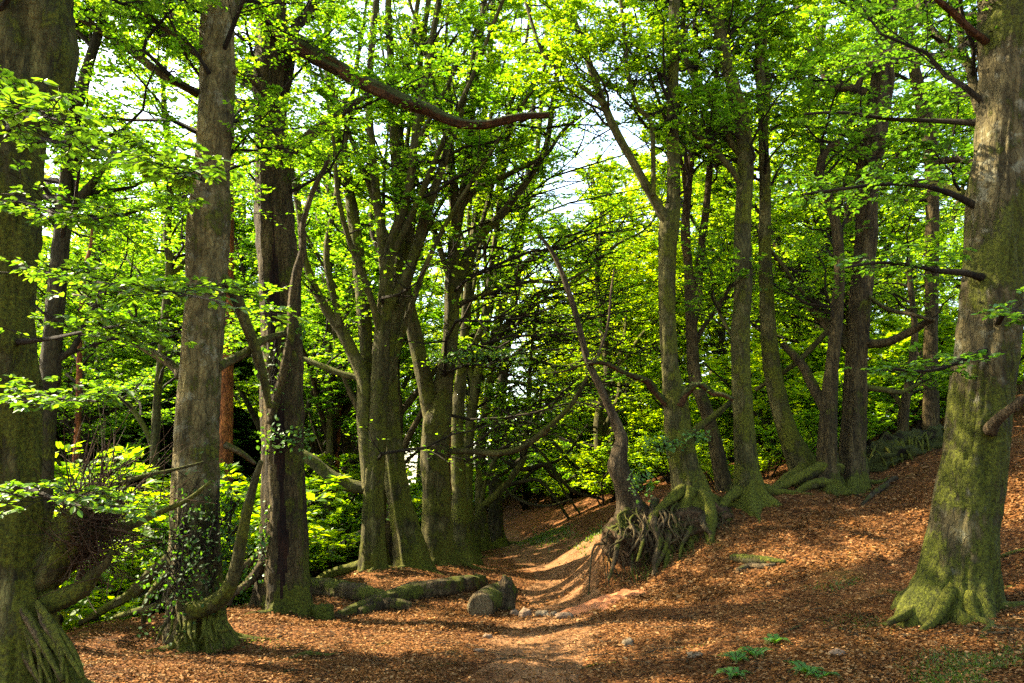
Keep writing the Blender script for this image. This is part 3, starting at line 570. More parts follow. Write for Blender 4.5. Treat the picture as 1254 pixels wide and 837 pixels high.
T(key='slope_red', name='beech_tree', Y=20, bark=B_PINE, sides=12, step=.12, flare=.3, fh=.3, ext=3, dens=.8, leaf=.11, side=(0, 1),
  label='thin reddish stem beside the white gap in the leaves above the burr twigs',
  trunk=[(84, 740, 12), (86, 640, 9), (92, 570, 9), (95, 520, 8), (97, 460, 8), (98, 400, 7), (104, 330, 6)], limbs=[dict(p=[(92, 575, 6), (84, 590, 6), (74, 612, 5)], dy=.1, g=0)])
T(key='sunlit_pine', name='pine_tree', Y=27, bark=B_PINE, sides=12, step=.12, flare=.2, fh=.3, ext=4, dens=.5, leaf=.12, side=(0, 1), cat='pine tree', gstart=.5,
  label='slim reddish pine trunk squeezed behind the forked beech and the moss-edged one',
  trunk=[(551, 690, 11), (550, 640, 10), (550, 580, 9), (551, 500, 8), (552, 400, 7), (553, 250, 6)], limbs=[])

# ------------------------------------------------------------------ terrain: thin-plate surface through surveyed heights
OFF = ('slope_stub', 'slope_lit', 'slope_thin', 'slope_red', 'pine', 'sunlit_pine', 'dead', 'bankfork', 'stem', 'lit', 'row_b', 'bow', 'row_a', 'orange_limb')
ctl = []
def cpx(px, py, Y, dz=0): p = P(px, py, Y); ctl.append((p[0], p[1], p[2]+dz))
for t in exec_trees:
    if t['key'] not in OFF: cpx(t['trunk'][0][0], t['trunk'][0][1]-6, t['Y'])
for a in [(640, 837, 7.15), (680, 745, 11.5), (690, 690, 18.5), (640, 666, 25.5), (700, 800, 8), (900, 837, 6.6), (1250, 830, 6), (1250, 680, 9), (1250, 560, 12),
          (1000, 650, 11.5), (850, 740, 10), (350, 837, 7.15), (150, 800, 8.3), (100, 772, 9.6), (740, 625, 22), (790, 712, 12.3), (880, 668, 12.2), (745, 722, 12.4),
          (1100, 600, 13.3), (960, 600, 13.8), (870, 604, 14.4), (1150, 545, 17), (560, 720, 14), (420, 760, 11.5), (300, 770, 9.8), (1100, 650, 11.2),
          (728, 722, 12.7), (726, 705, 14.3), (722, 690, 16.), (718, 676, 18.5), (772, 622, 13.5), (800, 618, 13.6), (835, 612, 13.9), (875, 606, 14.1), (772, 612, 14.5), (720, 655, 17.5), (745, 650, 15.5), (600, 672, 24)]: cpx(*a)
ctl += [(0, 0, 0), (-4, 0, 0), (4, 0, .35), (0, -10, 0), (-10, -10, -2), (8, 0, 1.0), (10, 6, 1.7), (14, 12, 3.3), (20, 4, 4.5), (30, 20, 7), (9, 25, 3), (4.5, 20, 1.75), (6, 30, 2), (12, 32, 3.8),
        (22, 40, 5.5), (-6.3, 9.5, -.55), (-8, 11, -2.2), (-12, 13, -4.6), (-20, 15, -8), (-40, 20, -15), (-5.2, 16, -.9), (-8, 18, -2.7), (-14, 22, -6), (-5, 25, -1.3), (-9, 30, -3.2),
        (-4, 34, -.6), (-7, 40, -1.2), (-8, 5, -1.8), (-9, 0, -1.8), (-20, 0, -8), (-1.2, 30, .02), (-3.5, 37, .2), (-7, 46, .3), (2.4, 28, 1.25), (5, 28, 2), (.6, 36, 1.1), (4, 37, 2.3), (-2, 47, 1.5),
        (2, 60, 3), (-14, 60, 0), (20, 70, 6), (-30, 50, -9), (-60, 60, -20), (-60, 0, -20), (60, 60, 12), (60, 0, 12), (0, 100, 5), (60, 110, 12), (-60, 110, -16), (0, -40, 0), (60, -40, 10), (-60, -40, -18)]
ctl = np.array(ctl)
def _U(r2): return np.where(r2 > 1e-12, r2*np.log(np.maximum(r2, 1e-12)), 0.)
n = len(ctl); XY = ctl[:, :2]
K = _U(((XY[:, None]-XY[None])**2).sum(-1)) + np.eye(n)*.3
Pm = np.c_[np.ones(n), XY]
A = np.zeros((n+3, n+3)); A[:n, :n] = K; A[:n, n:] = Pm; A[n:, :n] = Pm.T
wts = np.linalg.solve(A, np.r_[ctl[:, 2], 0, 0, 0])
PATH = np.array([(.1, -12), (.1, 3), (.09, 7.2), (.6, 11.5), (1.05, 15), (1.16, 18.5), (.75, 22.5), (.1, 26), (-1.2, 30), (-3.5, 37), (-7, 46), (-12, 58)])
_py = np.linspace(-12, 58, 400); _pxs = np.interp(_py, PATH[:, 1], PATH[:, 0])
_pxs = np.convolve(np.pad(_pxs, 12, 'edge'), np.ones(25)/25, 'valid')
def path_x(y): return np.interp(y, _py, _pxs)
def path_w(y): return np.interp(y, [0, 7, 11, 18, 26, 40], [.62, .6, .6, .95, .85, .7])
def terrain(x, y):
    x = np.atleast_1d(np.asarray(x, float)); y = np.atleast_1d(np.asarray(y, float))
    xc, yc = np.clip(x, -60, 60), np.clip(y, -40, 110)
    out = np.empty(x.size)
    for s in range(0, x.size, 20000):
        q = np.c_[xc[s:s+20000], yc[s:s+20000]]
        out[s:s+20000] = _U(((q[:, None]-XY[None])**2).sum(-1)) @ wts[:n] + wts[n] + q @ wts[n+1:]
    far = np.maximum(np.abs(x)-60, 0)+np.maximum(y-110, 0)+np.maximum(-40-y, 0)
    out -= far*.02
    q = np.c_[x, y, np.zeros_like(x)]
    out += .05*fbm(q*.8, 3)+.022*fbm(q*3.1+5, 2)
    d = np.abs(x-path_x(y))/path_w(y)
    out -= .07*np.exp(-(d/1.1)**4)*(y < 58)*(y > -12)
    return out
def tz(x, y): return float(terrain(x, y)[0])
def ground_pt(px, py):
    """where the sight line of a photo point meets the ground"""
    Y = np.linspace(3.5, 60, 1400); v = (H/2-py)/F; t = Y/(cp-v*sp)
    x = (px-W/2)/F*t; z = CAMZ+t*(sp+v*cp)
    below = np.nonzero(z < terrain(x, Y))[0]
    i = below[0] if len(below) else -1
    return np.array((x[i], Y[i], terrain(x[i], Y[i])[0]))
def axis_(lo, hi, pts):
    return np.unique(np.concatenate([np.arange(a, b, s) for a, b, s in pts]+[[hi]]))
gx = axis_(-600, 600, [(-600, -60, 40), (-60, -14, 1.2), (-14, -7, .3), (-7, 9, .085), (9, 16, .3), (16, 60, 1.5), (60, 600, 40)])
gy = axis_(-300, 900, [(-300, -20, 25), (-20, 3, 1.), (3, 15, .085), (15, 28, .2), (28, 60, .6), (60, 110, 3), (110, 900, 50)])
GX, GY = np.meshgrid(gx, gy)
GZ = terrain(GX.ravel(), GY.ravel())
nx, ny = len(gx), len(gy)
ii = (np.arange(ny-1)[:, None]*nx+np.arange(nx-1)[None]).ravel()
mb = MB(); mb.add(np.c_[GX.ravel(), GY.ravel(), GZ], np.stack([ii, ii+1, ii+nx+1, ii+nx], -1))
tag(mb.build('ground', M_GROUND), kind='structure')
# the trodden path, a thin sheet with a ragged edge
yy = np.arange(3.2, 50, .12); cc = np.linspace(-1, 1, 25)
edge = 1+.3*fbm(np.c_[yy*1.1, yy*0, yy*0+3], 3); edge2 = 1+.3*fbm(np.c_[yy*1.1, yy*0+9, yy*0], 3)
wid = path_w(yy)*.95
X = path_x(yy)[:, None]+np.where(cc[None] < 0, cc[None]*(wid*edge)[:, None], cc[None]*(wid*edge2)[:, None]); Y_ = np.repeat(yy[:, None], 25, 1)
Z = terrain(X.ravel(), Y_.ravel())+.012
Z = Z.reshape(X.shape); Z[:, 0] -= .03; Z[:, -1] -= .03
i = (np.arange(len(yy)-1)[:, None]*25+np.arange(24)[None]).ravel()
mb = MB(); mb.add(np.c_[X.ravel(), Y_.ravel(), Z.ravel()], np.stack([i, i+1, i+26, i+25], -1))
tag(mb.build('path', M_PATH), kind='structure')

# ------------------------------------------------------------------ build traced trees
def blocked(B, Yref):
    """branches that would hang over the open ground or right into the viewer's face"""
    px, py, d = proj(B)
    infr = (px > -60) & (px < W+60) & (py < H+40)
    low = infr & (py > np.where(px < 380, 690, np.where(px < 800, 590, 560)))
    near = infr & (B[..., 1] < np.minimum(5.6, Yref-.8)) & (py > -60)
    return (low | near).any(-1)
def side_starts(p, r, base_z, g, spacing, hmin, reach, side, s0=.1):
    s = np.concatenate([[0], np.cumsum(np.linalg.norm(np.diff(p, axis=0), axis=1))]); Lt = s[-1]
    m = max(1, int(Lt/spacing)); f = np.sort(g.uniform(s0, 1, m))*Lt
    q = np.stack([np.interp(f, s, p[:, k]) for k in range(3)], -1); rr = np.interp(f, s, r)
    tg = nrm(np.stack([np.interp(f+.1, s, p[:, k]) for k in range(3)], -1)-np.stack([np.interp(f-.1, s, p[:, k]) for k in range(3)], -1)+1e-6)
    ok = q[:, 2]-base_z > hmin
    az = g.uniform(0, 2*math.pi, m)
    d = np.stack([np.cos(az), np.sin(az), g.uniform(.05, .55, m)], -1)
    d[:, :2] += np.array(side)*.35
    d = nrm(d+tg*.45)
    ln = reach*g.uniform(.55, 1.15, m)*(1-.35*f/Lt)
    rd = np.minimum(rr*.55, .012+.010*ln)
    return q[ok], d[ok], ln[ok], rd[ok]

def build_tree(t, seed):
    g = np.random.default_rng(seed+100)
    Y = t['Y']; sd = t['side']; WS = .94 if Y < 13 else .84
    tr = t['trunk']
    pts = [P(x, y, Y) for x, y, w in tr]; rad = [w/2*WS*scale_at(y, Y) for x, y, w in tr]
    bx, by = pts[0][0], pts[0][1]
    gz = tz(bx, by)
    if pts[0][2] > gz+.05: pts.insert(0, np.array((bx, by, gz))); rad.insert(0, rad[0]*1.08)
    pts.insert(0, np.array((pts[0][0], by, min(gz, pts[0][2])-.25))); rad.insert(0, rad[0])
    lean = g.normal(0, .012)
    pts = [p+np.array((0, (p[2]-gz)*lean, 0)) for p in pts]
    base = np.array((bx, by, gz))
    def extend(pts, rad, ext, k=5):
        d = nrm(pts[-1]-pts[-2]); q = pts[-1]; r0 = rad[-1]
        for j in range(k):
            d = nrm(d+g.normal(0, .12, 3)+np.array((0, 0, .12))); q = q+d*ext/k
            pts.append(q); rad.append(max(.012, r0*(1-(j+1)/k*.92)))
    if t['ext']: extend(pts, rad, t['ext'])
    root = empty(t['name'], base); tag(root, t['label'], t.get('cat', 'tree'))
    crown = MB(); grown = []
    mb = MB(); mats = [t['bark'], B_HEART]
    mf = None
    if t.get('heart'):
        def mf(c, s, th):
            v = nrm(np.c_[c[:, :2]-np.interp(c[:, 2], [p[2] for p in pts], [p[0] for p in pts])[:, None]*np.array((1, 0))-np.array((0, by)), np.zeros(len(c))])
            a = np.arctan2(v[:, 0], -v[:, 1]); h = c[:, 2]-gz
            w = .26*np.clip((h-.2)/.8, .0, 1)*np.clip((6.0-h)/1.5, 0, 1)*(1+.5*np.sin(h*3.1))
            return np.abs(a-.12-.12*np.sin(h*1.3)) < w
    p, r = tube(mb, pts, rad, t['sides'], t['step'], t.get('lump', .09), 2.2, t['flare'], t['fh'], 5+seed % 3, seed, flute=t.get('flute', 0)+.018, matfn=mf, fine=t.get('fine', .06))
    # buttress roots running out over the ground
    if t['flare'] > .25 and t['ext'] + t['dens'] > .5:
        for k in range(4 + seed % 3):
            a = 2*math.pi*(k+g.uniform(-.3, .3))/(4+seed % 3); L = rad[1]*g.uniform(1.7, 2.6)
            q = []; rr = []
            for j, f in enumerate((.25, .55, .85, 1.15, 1.5)):
                a += g.normal(0, .16); xx, yy_ = bx+math.cos(a)*L*f, by+math.sin(a)*L*f
                lift = (.3, .04, -.02, -.05, -.1)[j]*rad[1]*1.3
                q.append(np.array((xx, yy_, tz(xx, yy_)+lift))); rr.append(rad[1]*(.3, .2, .13, .09, .04)[j])
            tube(mb, q, rr, 10, .06, .18, 3, seed=seed+k, flute=.08)
    mb.build('trunk', mats, root, base)
    hm = 2.2 if t['dens'] < 1.15 else 1.6
    if t['dens'] and not t.get('trunk_bare'):
        k0 = int(len(p)*t.get('gstart', .3))
        grown.append(side_starts(p[k0:], r[k0:], gz, g, .25/t['dens'], hm, 2.5, sd))
    for L in t['limbs']:
        q = L['p']; k = len(q); dy0, dy = L.get('dy0', 0), L.get('dy', 0)
        YY = [Y+dy0+(dy)*(i/(k-1))+(P(q[i][0], q[i][1], Y)[2]-gz)*lean for i in range(k)]
        lp = [P(a, b, y) for (a, b, w), y in zip(q, YY)]; lr = [w/2*WS*scale_at(b, y) for (a, b, w), y in zip(q, YY)]
        if L.get('ext'): extend(lp, lr, L['ext'], 4)
        mb = MB(); s_ = max(8, int(t['sides']*.5))
        bk = B_RED if L.get('red') else B_MOSS if L.get('moss') else B_DEAD if L.get('pale') else t['bark']
        if L.get('g') == 2: bk = B_TWIG
        pp, pr = tube(mb, lp, lr, s_, t['step']*1.1, L.get('lump', .1), 3, seed=seed+k)
        mb.build(L.get('name', 'limb'), bk, root, base)
        if L.get('g') == 1:
            grown.append(side_starts(pp, pr, gz, g, .3/max(t['dens'], .5), 1.5, 1.7, sd, .2))
        if L.get('red') and not L.get('g'):
            st, d, ln, rd = side_starts(pp, pr, gz, g, .17, .5, .62, (0, 0), .15)
            grow(crown, st, d, ln, np.minimum(rd, .006), g, leaf=.06, n2=4, n3=2, nl=2, sides=4, thin=.8, up=-.1)
        if L.get('g') == 2:
            st, d, ln, rd = side_starts(pp, pr, gz, g, .17, .5, .62, (-.2, -.1), .3)
            d[:, 2] *= .25
            grow(crown, st, d, ln, rd*.6, g, leaf=.058, n2=4, n3=2, nl=5, big=True, sides=4, thin=.8, up=-.1)
    for k in range(t.get('stems', 0)):
        i0 = int(len(p)*g.uniform(.22, .5)); q = p[i0]; a = g.uniform(0, 6.28); d = nrm(np.array((math.cos(a)*.42+.05, math.sin(a)*.42, 1.)))
        lp, lr = [q], [min(r[i0]*.6, .075)]; r0 = lr[0]; L = g.uniform(6, 9)
        for j in range(6):
            d = nrm(d+g.normal(0, .09, 3)+np.array((0, 0, .07))); q = q+d*L/6; lp.append(q); lr.append(max(.012, r0*(1-(j+1)/6*.8)))
        mb = MB(); pp, pr = tube(mb, lp, lr, 10, .12, .1, 3, seed=seed+k+20); mb.build('limb', t['bark'], root, base)
        grown.append(side_starts(pp, pr, gz, g, .75, 2., 1.4, sd, .3))
    if t.get('arch'):
        m = t['arch']; i0 = (len(p)*g.uniform(.12, .55, m)).astype(int); st = p[i0]
        d = np.c_[np.full(m, 1.)+g.normal(0, .2, m), g.normal(-.25, .5, m), g.uniform(.1, .95, m)]
        grow(crown, st, d, g.uniform(2.6, 5.2, m), np.full(m, .04), g, leaf=t['leaf'], n2=9, n3=4, nl=3, sides=6, thin=2., up=-.25, l2=.42)
    st, d, ln, rd = [np.concatenate([x[i] for x in grown]) for i in range(4)] if grown else (np.zeros((0, 3)),)*4
    if len(st):
        keep = ~blocked(np.stack([st+d*ln[:, None]*f+np.array((0, 0, .08))*f for f in (.35, .7, 1.05)], 1), Y)
        up_ = proj(st)[1] < -70
        keep &= ~(up_ & (g.uniform(0, 1, len(st)) > t.get('topkeep', .7)))
        st, d, ln, rd = st[keep], d[keep], ln[keep], rd[keep]
        z = st[:, 2]-gz
        grow(crown, st, d, ln, rd, g, leaf=t['leaf']*.82, n2=9, n3=4 if t.get('stems') else 5, nl=6 if t.get('stems') else 8, big=t.get('big', False))
    if crown.n: crown.build('crown', [B_TWIG, LF_NEAR if t['key'] in ('burr', 'pale') else LF], root, base, smooth=False)
    return root, base
heroes = {}
for i, t in enumerate(exec_trees):
    heroes[t['key']] = build_tree(t, i)
print('hero trees', len(heroes))

# ------------------------------------------------------------------ woodland behind: four trees and two bushes, copied
def proto_tree(name, seed, h, leaf, spread, lowest, mats, nb=46, fork=3, lf=LF):
    g = np.random.default_rng(seed)
    root = empty(name, (0, 0, 0)); tm = MB(); cm = MB()
    k = 7; pts = [np.array((0, 0, -.5))]; rad = [.2*h/13]
    for j in range(k):
        pts.append(np.array((g.normal(0, .12)*j*.5, g.normal(0, .12)*j*.5, h*(j+.3)/k))); rad.append(.19*h/13*(1-.8*(j/k)))
    p, r = tube(tm, pts, rad, 12, .25, .1, 2, .5, .4, 5, seed)
    gr = [side_starts(p, r, 0, g, h/nb, lowest, spread, (0, 0), .05)]
    for j in range(fork):
        a = g.uniform(0, 6.28); i0 = int(len(p)*g.uniform(.15, .5)); q = p[i0]; d = np.array((math.cos(a)*.7, math.sin(a)*.7, 1.))
        lp, lr = [q], [r[i0]*.7]
        for m in range(4):
            d = d+np.array((0, 0, .2))+g.normal(0, .2, 3); q = q+nrm(d)*h*.13; lp.append(q); lr.append(r[i0]*.7*(1-.2*(m+1)))
        pp, pr = tube(tm, lp, lr, 8, .25, .1, 2, seed=seed+j)
        gr.append(side_starts(pp, pr, 0, g, h/nb*1.3, lowest, spread*.8, (0, 0), .15))
    st, d, ln, rd = [np.concatenate([x[i] for x in gr]) for i in range(4)]
    d[:, 2] = d[:, 2]*.6
    ln = ln*np.clip(1.25-st[:, 2]/h*.75, .4, 1.2)
    grow(cm, st, d, ln, rd, g, leaf=leaf, n2=9, n3=6, nl=6, sides=4, thin=2.)
    tm.build('trunk', mats[0], root); cm.build('crown', [B_TWIG, lf], root, smooth=False)
    return root
def proto_bush(name, seed, h, leaf, lf):
    g = np.random.default_rng(seed); root = empty(name, (0, 0, 0)); tm = MB(); cm = MB(); gr = []
    for j in range(5):
        a = g.uniform(0, 6.28); d = np.array((math.cos(a)*.5, math.sin(a)*.5, 1.)); q = np.array((0, 0, -.2)); lp, lr = [q], [.035]
        for m in range(4):
            d = d+g.normal(0, .15, 3)+np.array((math.cos(a), math.sin(a), 0))*.08; q = q+nrm(d)*h*.26; lp.append(q); lr.append(.03-.006*m)
        pp, pr = tube(tm, lp, lr, 6, .15, .1, 2, seed=seed+j)
        gr.append(side_starts(pp, pr, 0, g, .16, .25, h*.38, (0, 0), .1))
    st, d, ln, rd = [np.concatenate([x[i] for x in gr]) for i in range(4)]
    grow(cm, st, d, ln, rd*.6, g, leaf=leaf, n2=6, n3=3, nl=5, sides=3, thin=1.)
    tm.build('stem', B_TWIG, root); cm.build('crown', [B_TWIG, lf], root, smooth=False)
    return root
protos = [proto_tree('woodland_tree', 1, 14, .098, 3.2, 1.4, [B_DARK], 62),
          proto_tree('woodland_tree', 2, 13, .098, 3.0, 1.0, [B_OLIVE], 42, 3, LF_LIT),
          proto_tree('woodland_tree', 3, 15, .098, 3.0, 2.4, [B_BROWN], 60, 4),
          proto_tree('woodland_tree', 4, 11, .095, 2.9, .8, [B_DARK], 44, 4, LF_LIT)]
slender = [proto_tree('slender_tree', 7, 13, .1, 2., 5.5, [B_DARK], 26, 6), proto_tree('slender_tree', 8, 14, .1, 2., 6, [B_OLIVE], 26, 6), proto_tree('slender_tree', 9, 12, .1, 2., 5, [B_BROWN], 26, 7)]
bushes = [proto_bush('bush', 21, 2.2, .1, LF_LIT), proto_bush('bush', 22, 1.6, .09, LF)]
used = set()
def place(pr, x, y, s, rz, label, group, cat='tree', dz=0):
    o = pr if pr.name not in used else copy_tree(pr)
    used.add(pr.name if o is pr else o.name)
    o.location = (x, y, tz(x, y)-.05+dz); o.rotation_euler = (0, 0, rz); o.scale = (s, s, s)
    tag(o, label, cat, group); return o
g = np.random.default_rng(5)
def scatter(nn, xr, yr, kinds, label, group, mind=2.2, smin=.8, smax=1.2, ok=None, cat='tree', src=None, taken=[]):
    c = 0; tries = 0
    while c < nn and tries < 3000:
        tries += 1
        x, y = g.uniform(*xr), g.uniform(*yr)
        if ok and not ok(x, y): continue
        if any((x-a)**2+(y-b)**2 < mind*mind for a, b in taken): continue
        px, py, d = proj(np.array((x, y, tz(x, y)+2.)))
        if px < -350 or px > W+350: continue
        taken.append((x, y))
        place((src or protos)[kinds[g.integers(len(kinds))]], x, y, g.uniform(smin, smax), g.uniform(0, 6.28), label, group, cat); c += 1
off_path = lambda m: (lambda x, y: abs(x-path_x(y)) > m)
S1 = 'woodland tree growing on the sunny slope that drops away behind the row of trunks'
scatter(8, (-26, -10), (17, 50), (1, 3, 3), S1, 'trees down the sunny slope', 2.8, .5, .75)
scatter(24, (-48, -15), (28, 60), (0, 1, 2, 3), S1, 'trees down the sunny slope', 3.2, 1.2, 1.8)
scatter(4, (-7.5, -2), (31, 50), (1, 3), 'woodland tree closing the far end of the row of trunks beside the path', 'trees at the far end of the row', 2.2, .6, .8, ok=off_path(1.8))
scatter(5, (-7.5, -3), (21, 31), (0, 1, 2), 'slender many-stemmed tree standing behind the row of trunks, seen between them', 'slender trees behind the row', 1.3, .9, 1.15, src=slender, ok=off_path(1.9))
scatter(8, (-28, -15), (27, 42), (0, 2, 3), S1, 'trees down the sunny slope', 2.2, 1.3, 1.7)
scatter(11, (3.2, 16), (23, 48), (1, 3, 1), 'woodland tree standing on the far bank above the path behind the root bank', 'trees on the far bank', 2.4, .9, 1.4, ok=off_path(2.6))
scatter(32, (9, 60), (20, 70), (0, 1, 2, 3), 'woodland tree in the thicket behind the ridge crest', 'trees behind the ridge', 2.5, .9, 1.4, ok=lambda x, y: x > y*.28)
scatter(20, (-18, 14), (46, 75), (0, 1, 3), 'woodland tree blocking the view where the path bends out of sight', 'trees at the bend of the path', 3.0, 1.1, 1.6, ok=off_path(1.5))
scatter(34, (-15, -5.6), (10, 32), (0, 1), 'leafy bush on the lip of the slope below the row of trunks', 'bushes on the slope lip', .9, .8, 1.5, cat='bush', src=bushes, ok=lambda x, y: x < -5.2-.02*y)
scatter(34, (4, 26), (17, 36), (0, 0, 1), 'leafy bush growing behind the ridge crest among thin stems', 'bushes behind the ridge', 1.1, .9, 1.7, cat='bush', src=bushes, ok=lambda x, y: x > y*.16+1.5)
scatter(26, (-7, 8), (28, 50), (0, 0, 1), 'leafy bush filling the shade beyond the last trunks of the path', 'bushes at the path end', 1.1, .9, 1.7, cat='bush', src=bushes, ok=off_path(1.3))
scatter(16, (1.6, 5.5), (23, 35), (0, 0, 1), 'leafy bush on the crest of the far bank beyond the bare roots', 'bushes on the far bank', .8, .6, 1.1, cat='bush', src=bushes, ok=lambda x, y: x-path_x(y) > 2.3)
for x, y, k, sz in ((-12.8, 24, 0, 1.45), (-15, 28.5, 2, 1.4), (-16.5, 32, 0, 1.5)):
    place(protos[k], x, y, sz, x*2.7+y, S1, 'trees down the sunny slope')
for n_, (p0, p1), (y0, y1), (s0, s1), lab, grp in ((16, (880, 1180), (18.5, 27), (1.2, 1.7), 'leafy bush growing behind the ridge crest among thin stems', 'bushes behind the ridge'),
        (12, (640, 800), (31, 44), (1.5, 2.1), 'leafy bush filling the shade beyond the last trunks of the path', 'bushes at the path end'),
        (16, (560, 1254), (46, 62), (2.4, 3.2), 'tall leafy bush making a green wall far behind the trunks', 'bushes far behind'), (10, (60, 480), (30, 46), (1.6, 2.4), 'tall leafy bush in the bright gap far down the slope', 'bushes far down the slope')):
    for k in range(n_):
        y = g.uniform(y0, y1); x = (p0+(p1-p0)*(k+g.uniform(.1, .9))/n_-627)/975*y
        if abs(x-path_x(y)) < 1.8: continue
        place(bushes[0 if k % 3 else 1], x, y, g.uniform(s0, s1), g.uniform(0, 6.28), lab, grp, 'bush')
for x, y, k, sz in ((-14, 7, 2, .9), (-17, 2, 1, .9)):  # unseen trees off to the left, added to dapple the sunlight
    place(protos[k], x, y, sz, x*1.7+y, S1, 'trees down the sunny slope')
gf = np.random.default_rng(404)
for n_, (p0, p1), (y0, y1), (s0, s1), lab, grp in ((12, (40, 215), (13, 20), (1.7, 2.4), 'leafy bush on the lip of the slope below the row of trunks', 'bushes on the slope lip'), (12, (285, 470), (22, 32), (1.6, 2.4), 'tall leafy bush in the bright gap far down the slope', 'bushes far down the slope')):
    for k in range(n_):
        y = gf.uniform(y0, y1); x = (p0+(p1-p0)*(k+gf.uniform(.1, .9))/n_-627)/975*y
        place(bushes[0], x, y, gf.uniform(s0, s1), gf.uniform(0, 6.28), lab, grp, 'bush')
for k in range(15):
    y = gf.uniform(36, 54); x = (-40+480*(k+gf.uniform(.1, .9))/15-627)/975*y
    place(protos[(0, 2, 1)[k % 3]], x, y, gf.uniform(1.6, 1.9), gf.uniform(0, 6.28), S1, 'trees down the sunny slope')
for x, y, k, sz in ((3.1, 27.5, 1, 1.0), (4.6, 34, 3, 1.4)):
    place(protos[k], x, y, sz, x+y, 'woodland tree standing on the far bank above the path behind the root bank', 'trees on the far bank')
place(protos[1], -5., 33, 1.25, 2., 'woodland tree closing the far end of the row of trunks beside the path', 'trees at the far end of the row')
for pr in protos+slender:            # a kind that found no place
    if pr.name not in used:
        for o in [*pr.children, pr]: bpy.data.objects.remove(o)
print('placed', len(used))

# ------------------------------------------------------------------ the bank of bare roots
b0 = P(800, 660, 12.8); b0[2] = tz(b0[0], b0[1]-.6)
bank = empty('root_bank', b0); tag(bank, 'undercut dark earth bank hung with bare twisting roots, edge of the path', 'earth bank')
ax = [P(744, 646, 13.1), P(757, 654, 13.0), P(780, 660, 12.95), P(808, 656, 12.95), P(840, 650, 13.0), P(872, 646, 13.2), P(900, 640, 13.5), P(920, 636, 13.8)]
ar = [.14, .36, .46, .46, .42, .36, .22, .06]
mb = MB(); apx, apr = tube(mb, ax, ar, 96, .025, .34, 6, seed=3, flute=.05, fine=.14, finef=.7)
mb.build('earth', bark('mossy_bank_earth', (.04, .024, .011), (.17, .1, .05), .42, 1., 7., mosscol=((.015, .016, .003), (.1, .105, .01))), bank, b0)
g = np.random.default_rng(8)
for k in range(110):
    f = g.uniform(.06, .9); i = int(f*(len(apx)-1)); c, rc = apx[i], apr[i]
    a0 = g.uniform(.2, 1.3); drift = g.normal(0, .12); q, rr = [], []; w0 = g.choice([.005, .008, .011, .015, .024])*g.uniform(.7, 1.2)
    for j, a in enumerate(np.linspace(a0, -.75, 6)):
        q.append(c+np.array((drift*j*.35+g.normal(0, .05), -math.cos(a)*rc*(1.05+.1*min(j, 2)), math.sin(a)*rc*1.12))); rr.append(w0*(1-.09*j))
    gx_, gy_ = q[-1][0]+g.normal(0, .1), q[-1][1]-g.uniform(.0, .2)
    q.append(np.array((gx_, gy_, tz(gx_, gy_)+.03))); rr.append(w0*.5)
    q.append(np.array((gx_+g.normal(0, .1), gy_-.18, tz(gx_, gy_-.18)-.03))); rr.append(w0*.3)
    m_ = MB(); tube(m_, q, rr, 7, .05, .15, 4, seed=k); m_.build('root', B_ROOT, bank, b0)
for q in ([(800, 612, 26), (803, 640, 24), (804, 665, 19), (802, 690, 15), (806, 712, 12)], [(812, 625, 18), (822, 650, 20), (814, 672, 15), (804, 694, 13), (800, 712, 9)],
          [(868, 612, 22), (864, 640, 18), (866, 655, 14), (870, 672, 9)], [(852, 620, 26), (846, 648, 18), (838, 668, 12), (832, 684, 8)], [(822, 645, 14), (830, 665, 11), (836, 678, 9), (834, 688, 6)],
          [(760, 640, 20), (758, 668, 16), (752, 692, 13), (748, 712, 9)], [(772, 660, 12), (778, 680, 10), (772, 700, 8), (776, 716, 5)]):
    m_ = MB(); tube(m_, [P(a+g.normal(0, 2.5), b, (13.1, 12.5, 12.36, 12.27, 12.2, 12.1)[min(j, 5)]) for j, (a, b, c) in enumerate(q)], [c*.2*scale_at(b, 12.3) for a, b, c in q], 9, .04, .3, 6, seed=int(q[0][0]), flute=.08); m_.build('root', B_ROOT, bank, b0)
# red clay scar under the bank
def ground_sheet(name, poly, material, lift, kind='structure', bump=.05, res=.06):
    pts = np.array([ground_pt(a, b)[:2] for a, b in poly]); c = pts.mean(0); mb = MB(); n_ = 40; rings = 10; V = []
    ang = np.linspace(0, 2*math.pi, n_, endpoint=False)
    pa = np.arctan2(pts[:, 1]-c[1], pts[:, 0]-c[0]); o = np.argsort(pa); pr_ = np.linalg.norm(pts-c, axis=1)
    rad = np.interp(ang, np.r_[pa[o]-2*math.pi, pa[o], pa[o]+2*math.pi], np.tile(pr_[o], 3))*(1+.2*fbm(np.c_[np.cos(ang)*2, np.sin(ang)*2, ang*0+c[0]], 3))
    for j in range(rings+1):
        f = j/rings; x = c[0]+np.cos(ang)*rad*f; y = c[1]+np.sin(ang)*rad*f
        z = terrain(x, y)+lift*(1-f**3)-.02*f**3+bump*(1-f)*fbm(np.c_[x*5, y*5, x*0], 3); V.append(np.c_[x, y, z])
    i = np.arange(rings)[:, None]*n_; j = np.arange(n_)[None]; jn = (j+1) % n_
    mb.add(np.concatenate(V), np.stack([i+j, i+jn, i+n_+jn, i+n_+j], -1).reshape(-1, 4))
    return tag(mb.build(name, material), kind=kind)
ground_sheet('bare_clay_ground', [(716, 742), (735, 722), (752, 715), (768, 722), (760, 740), (742, 756), (722, 756)], M_RED, .05, bump=.12)

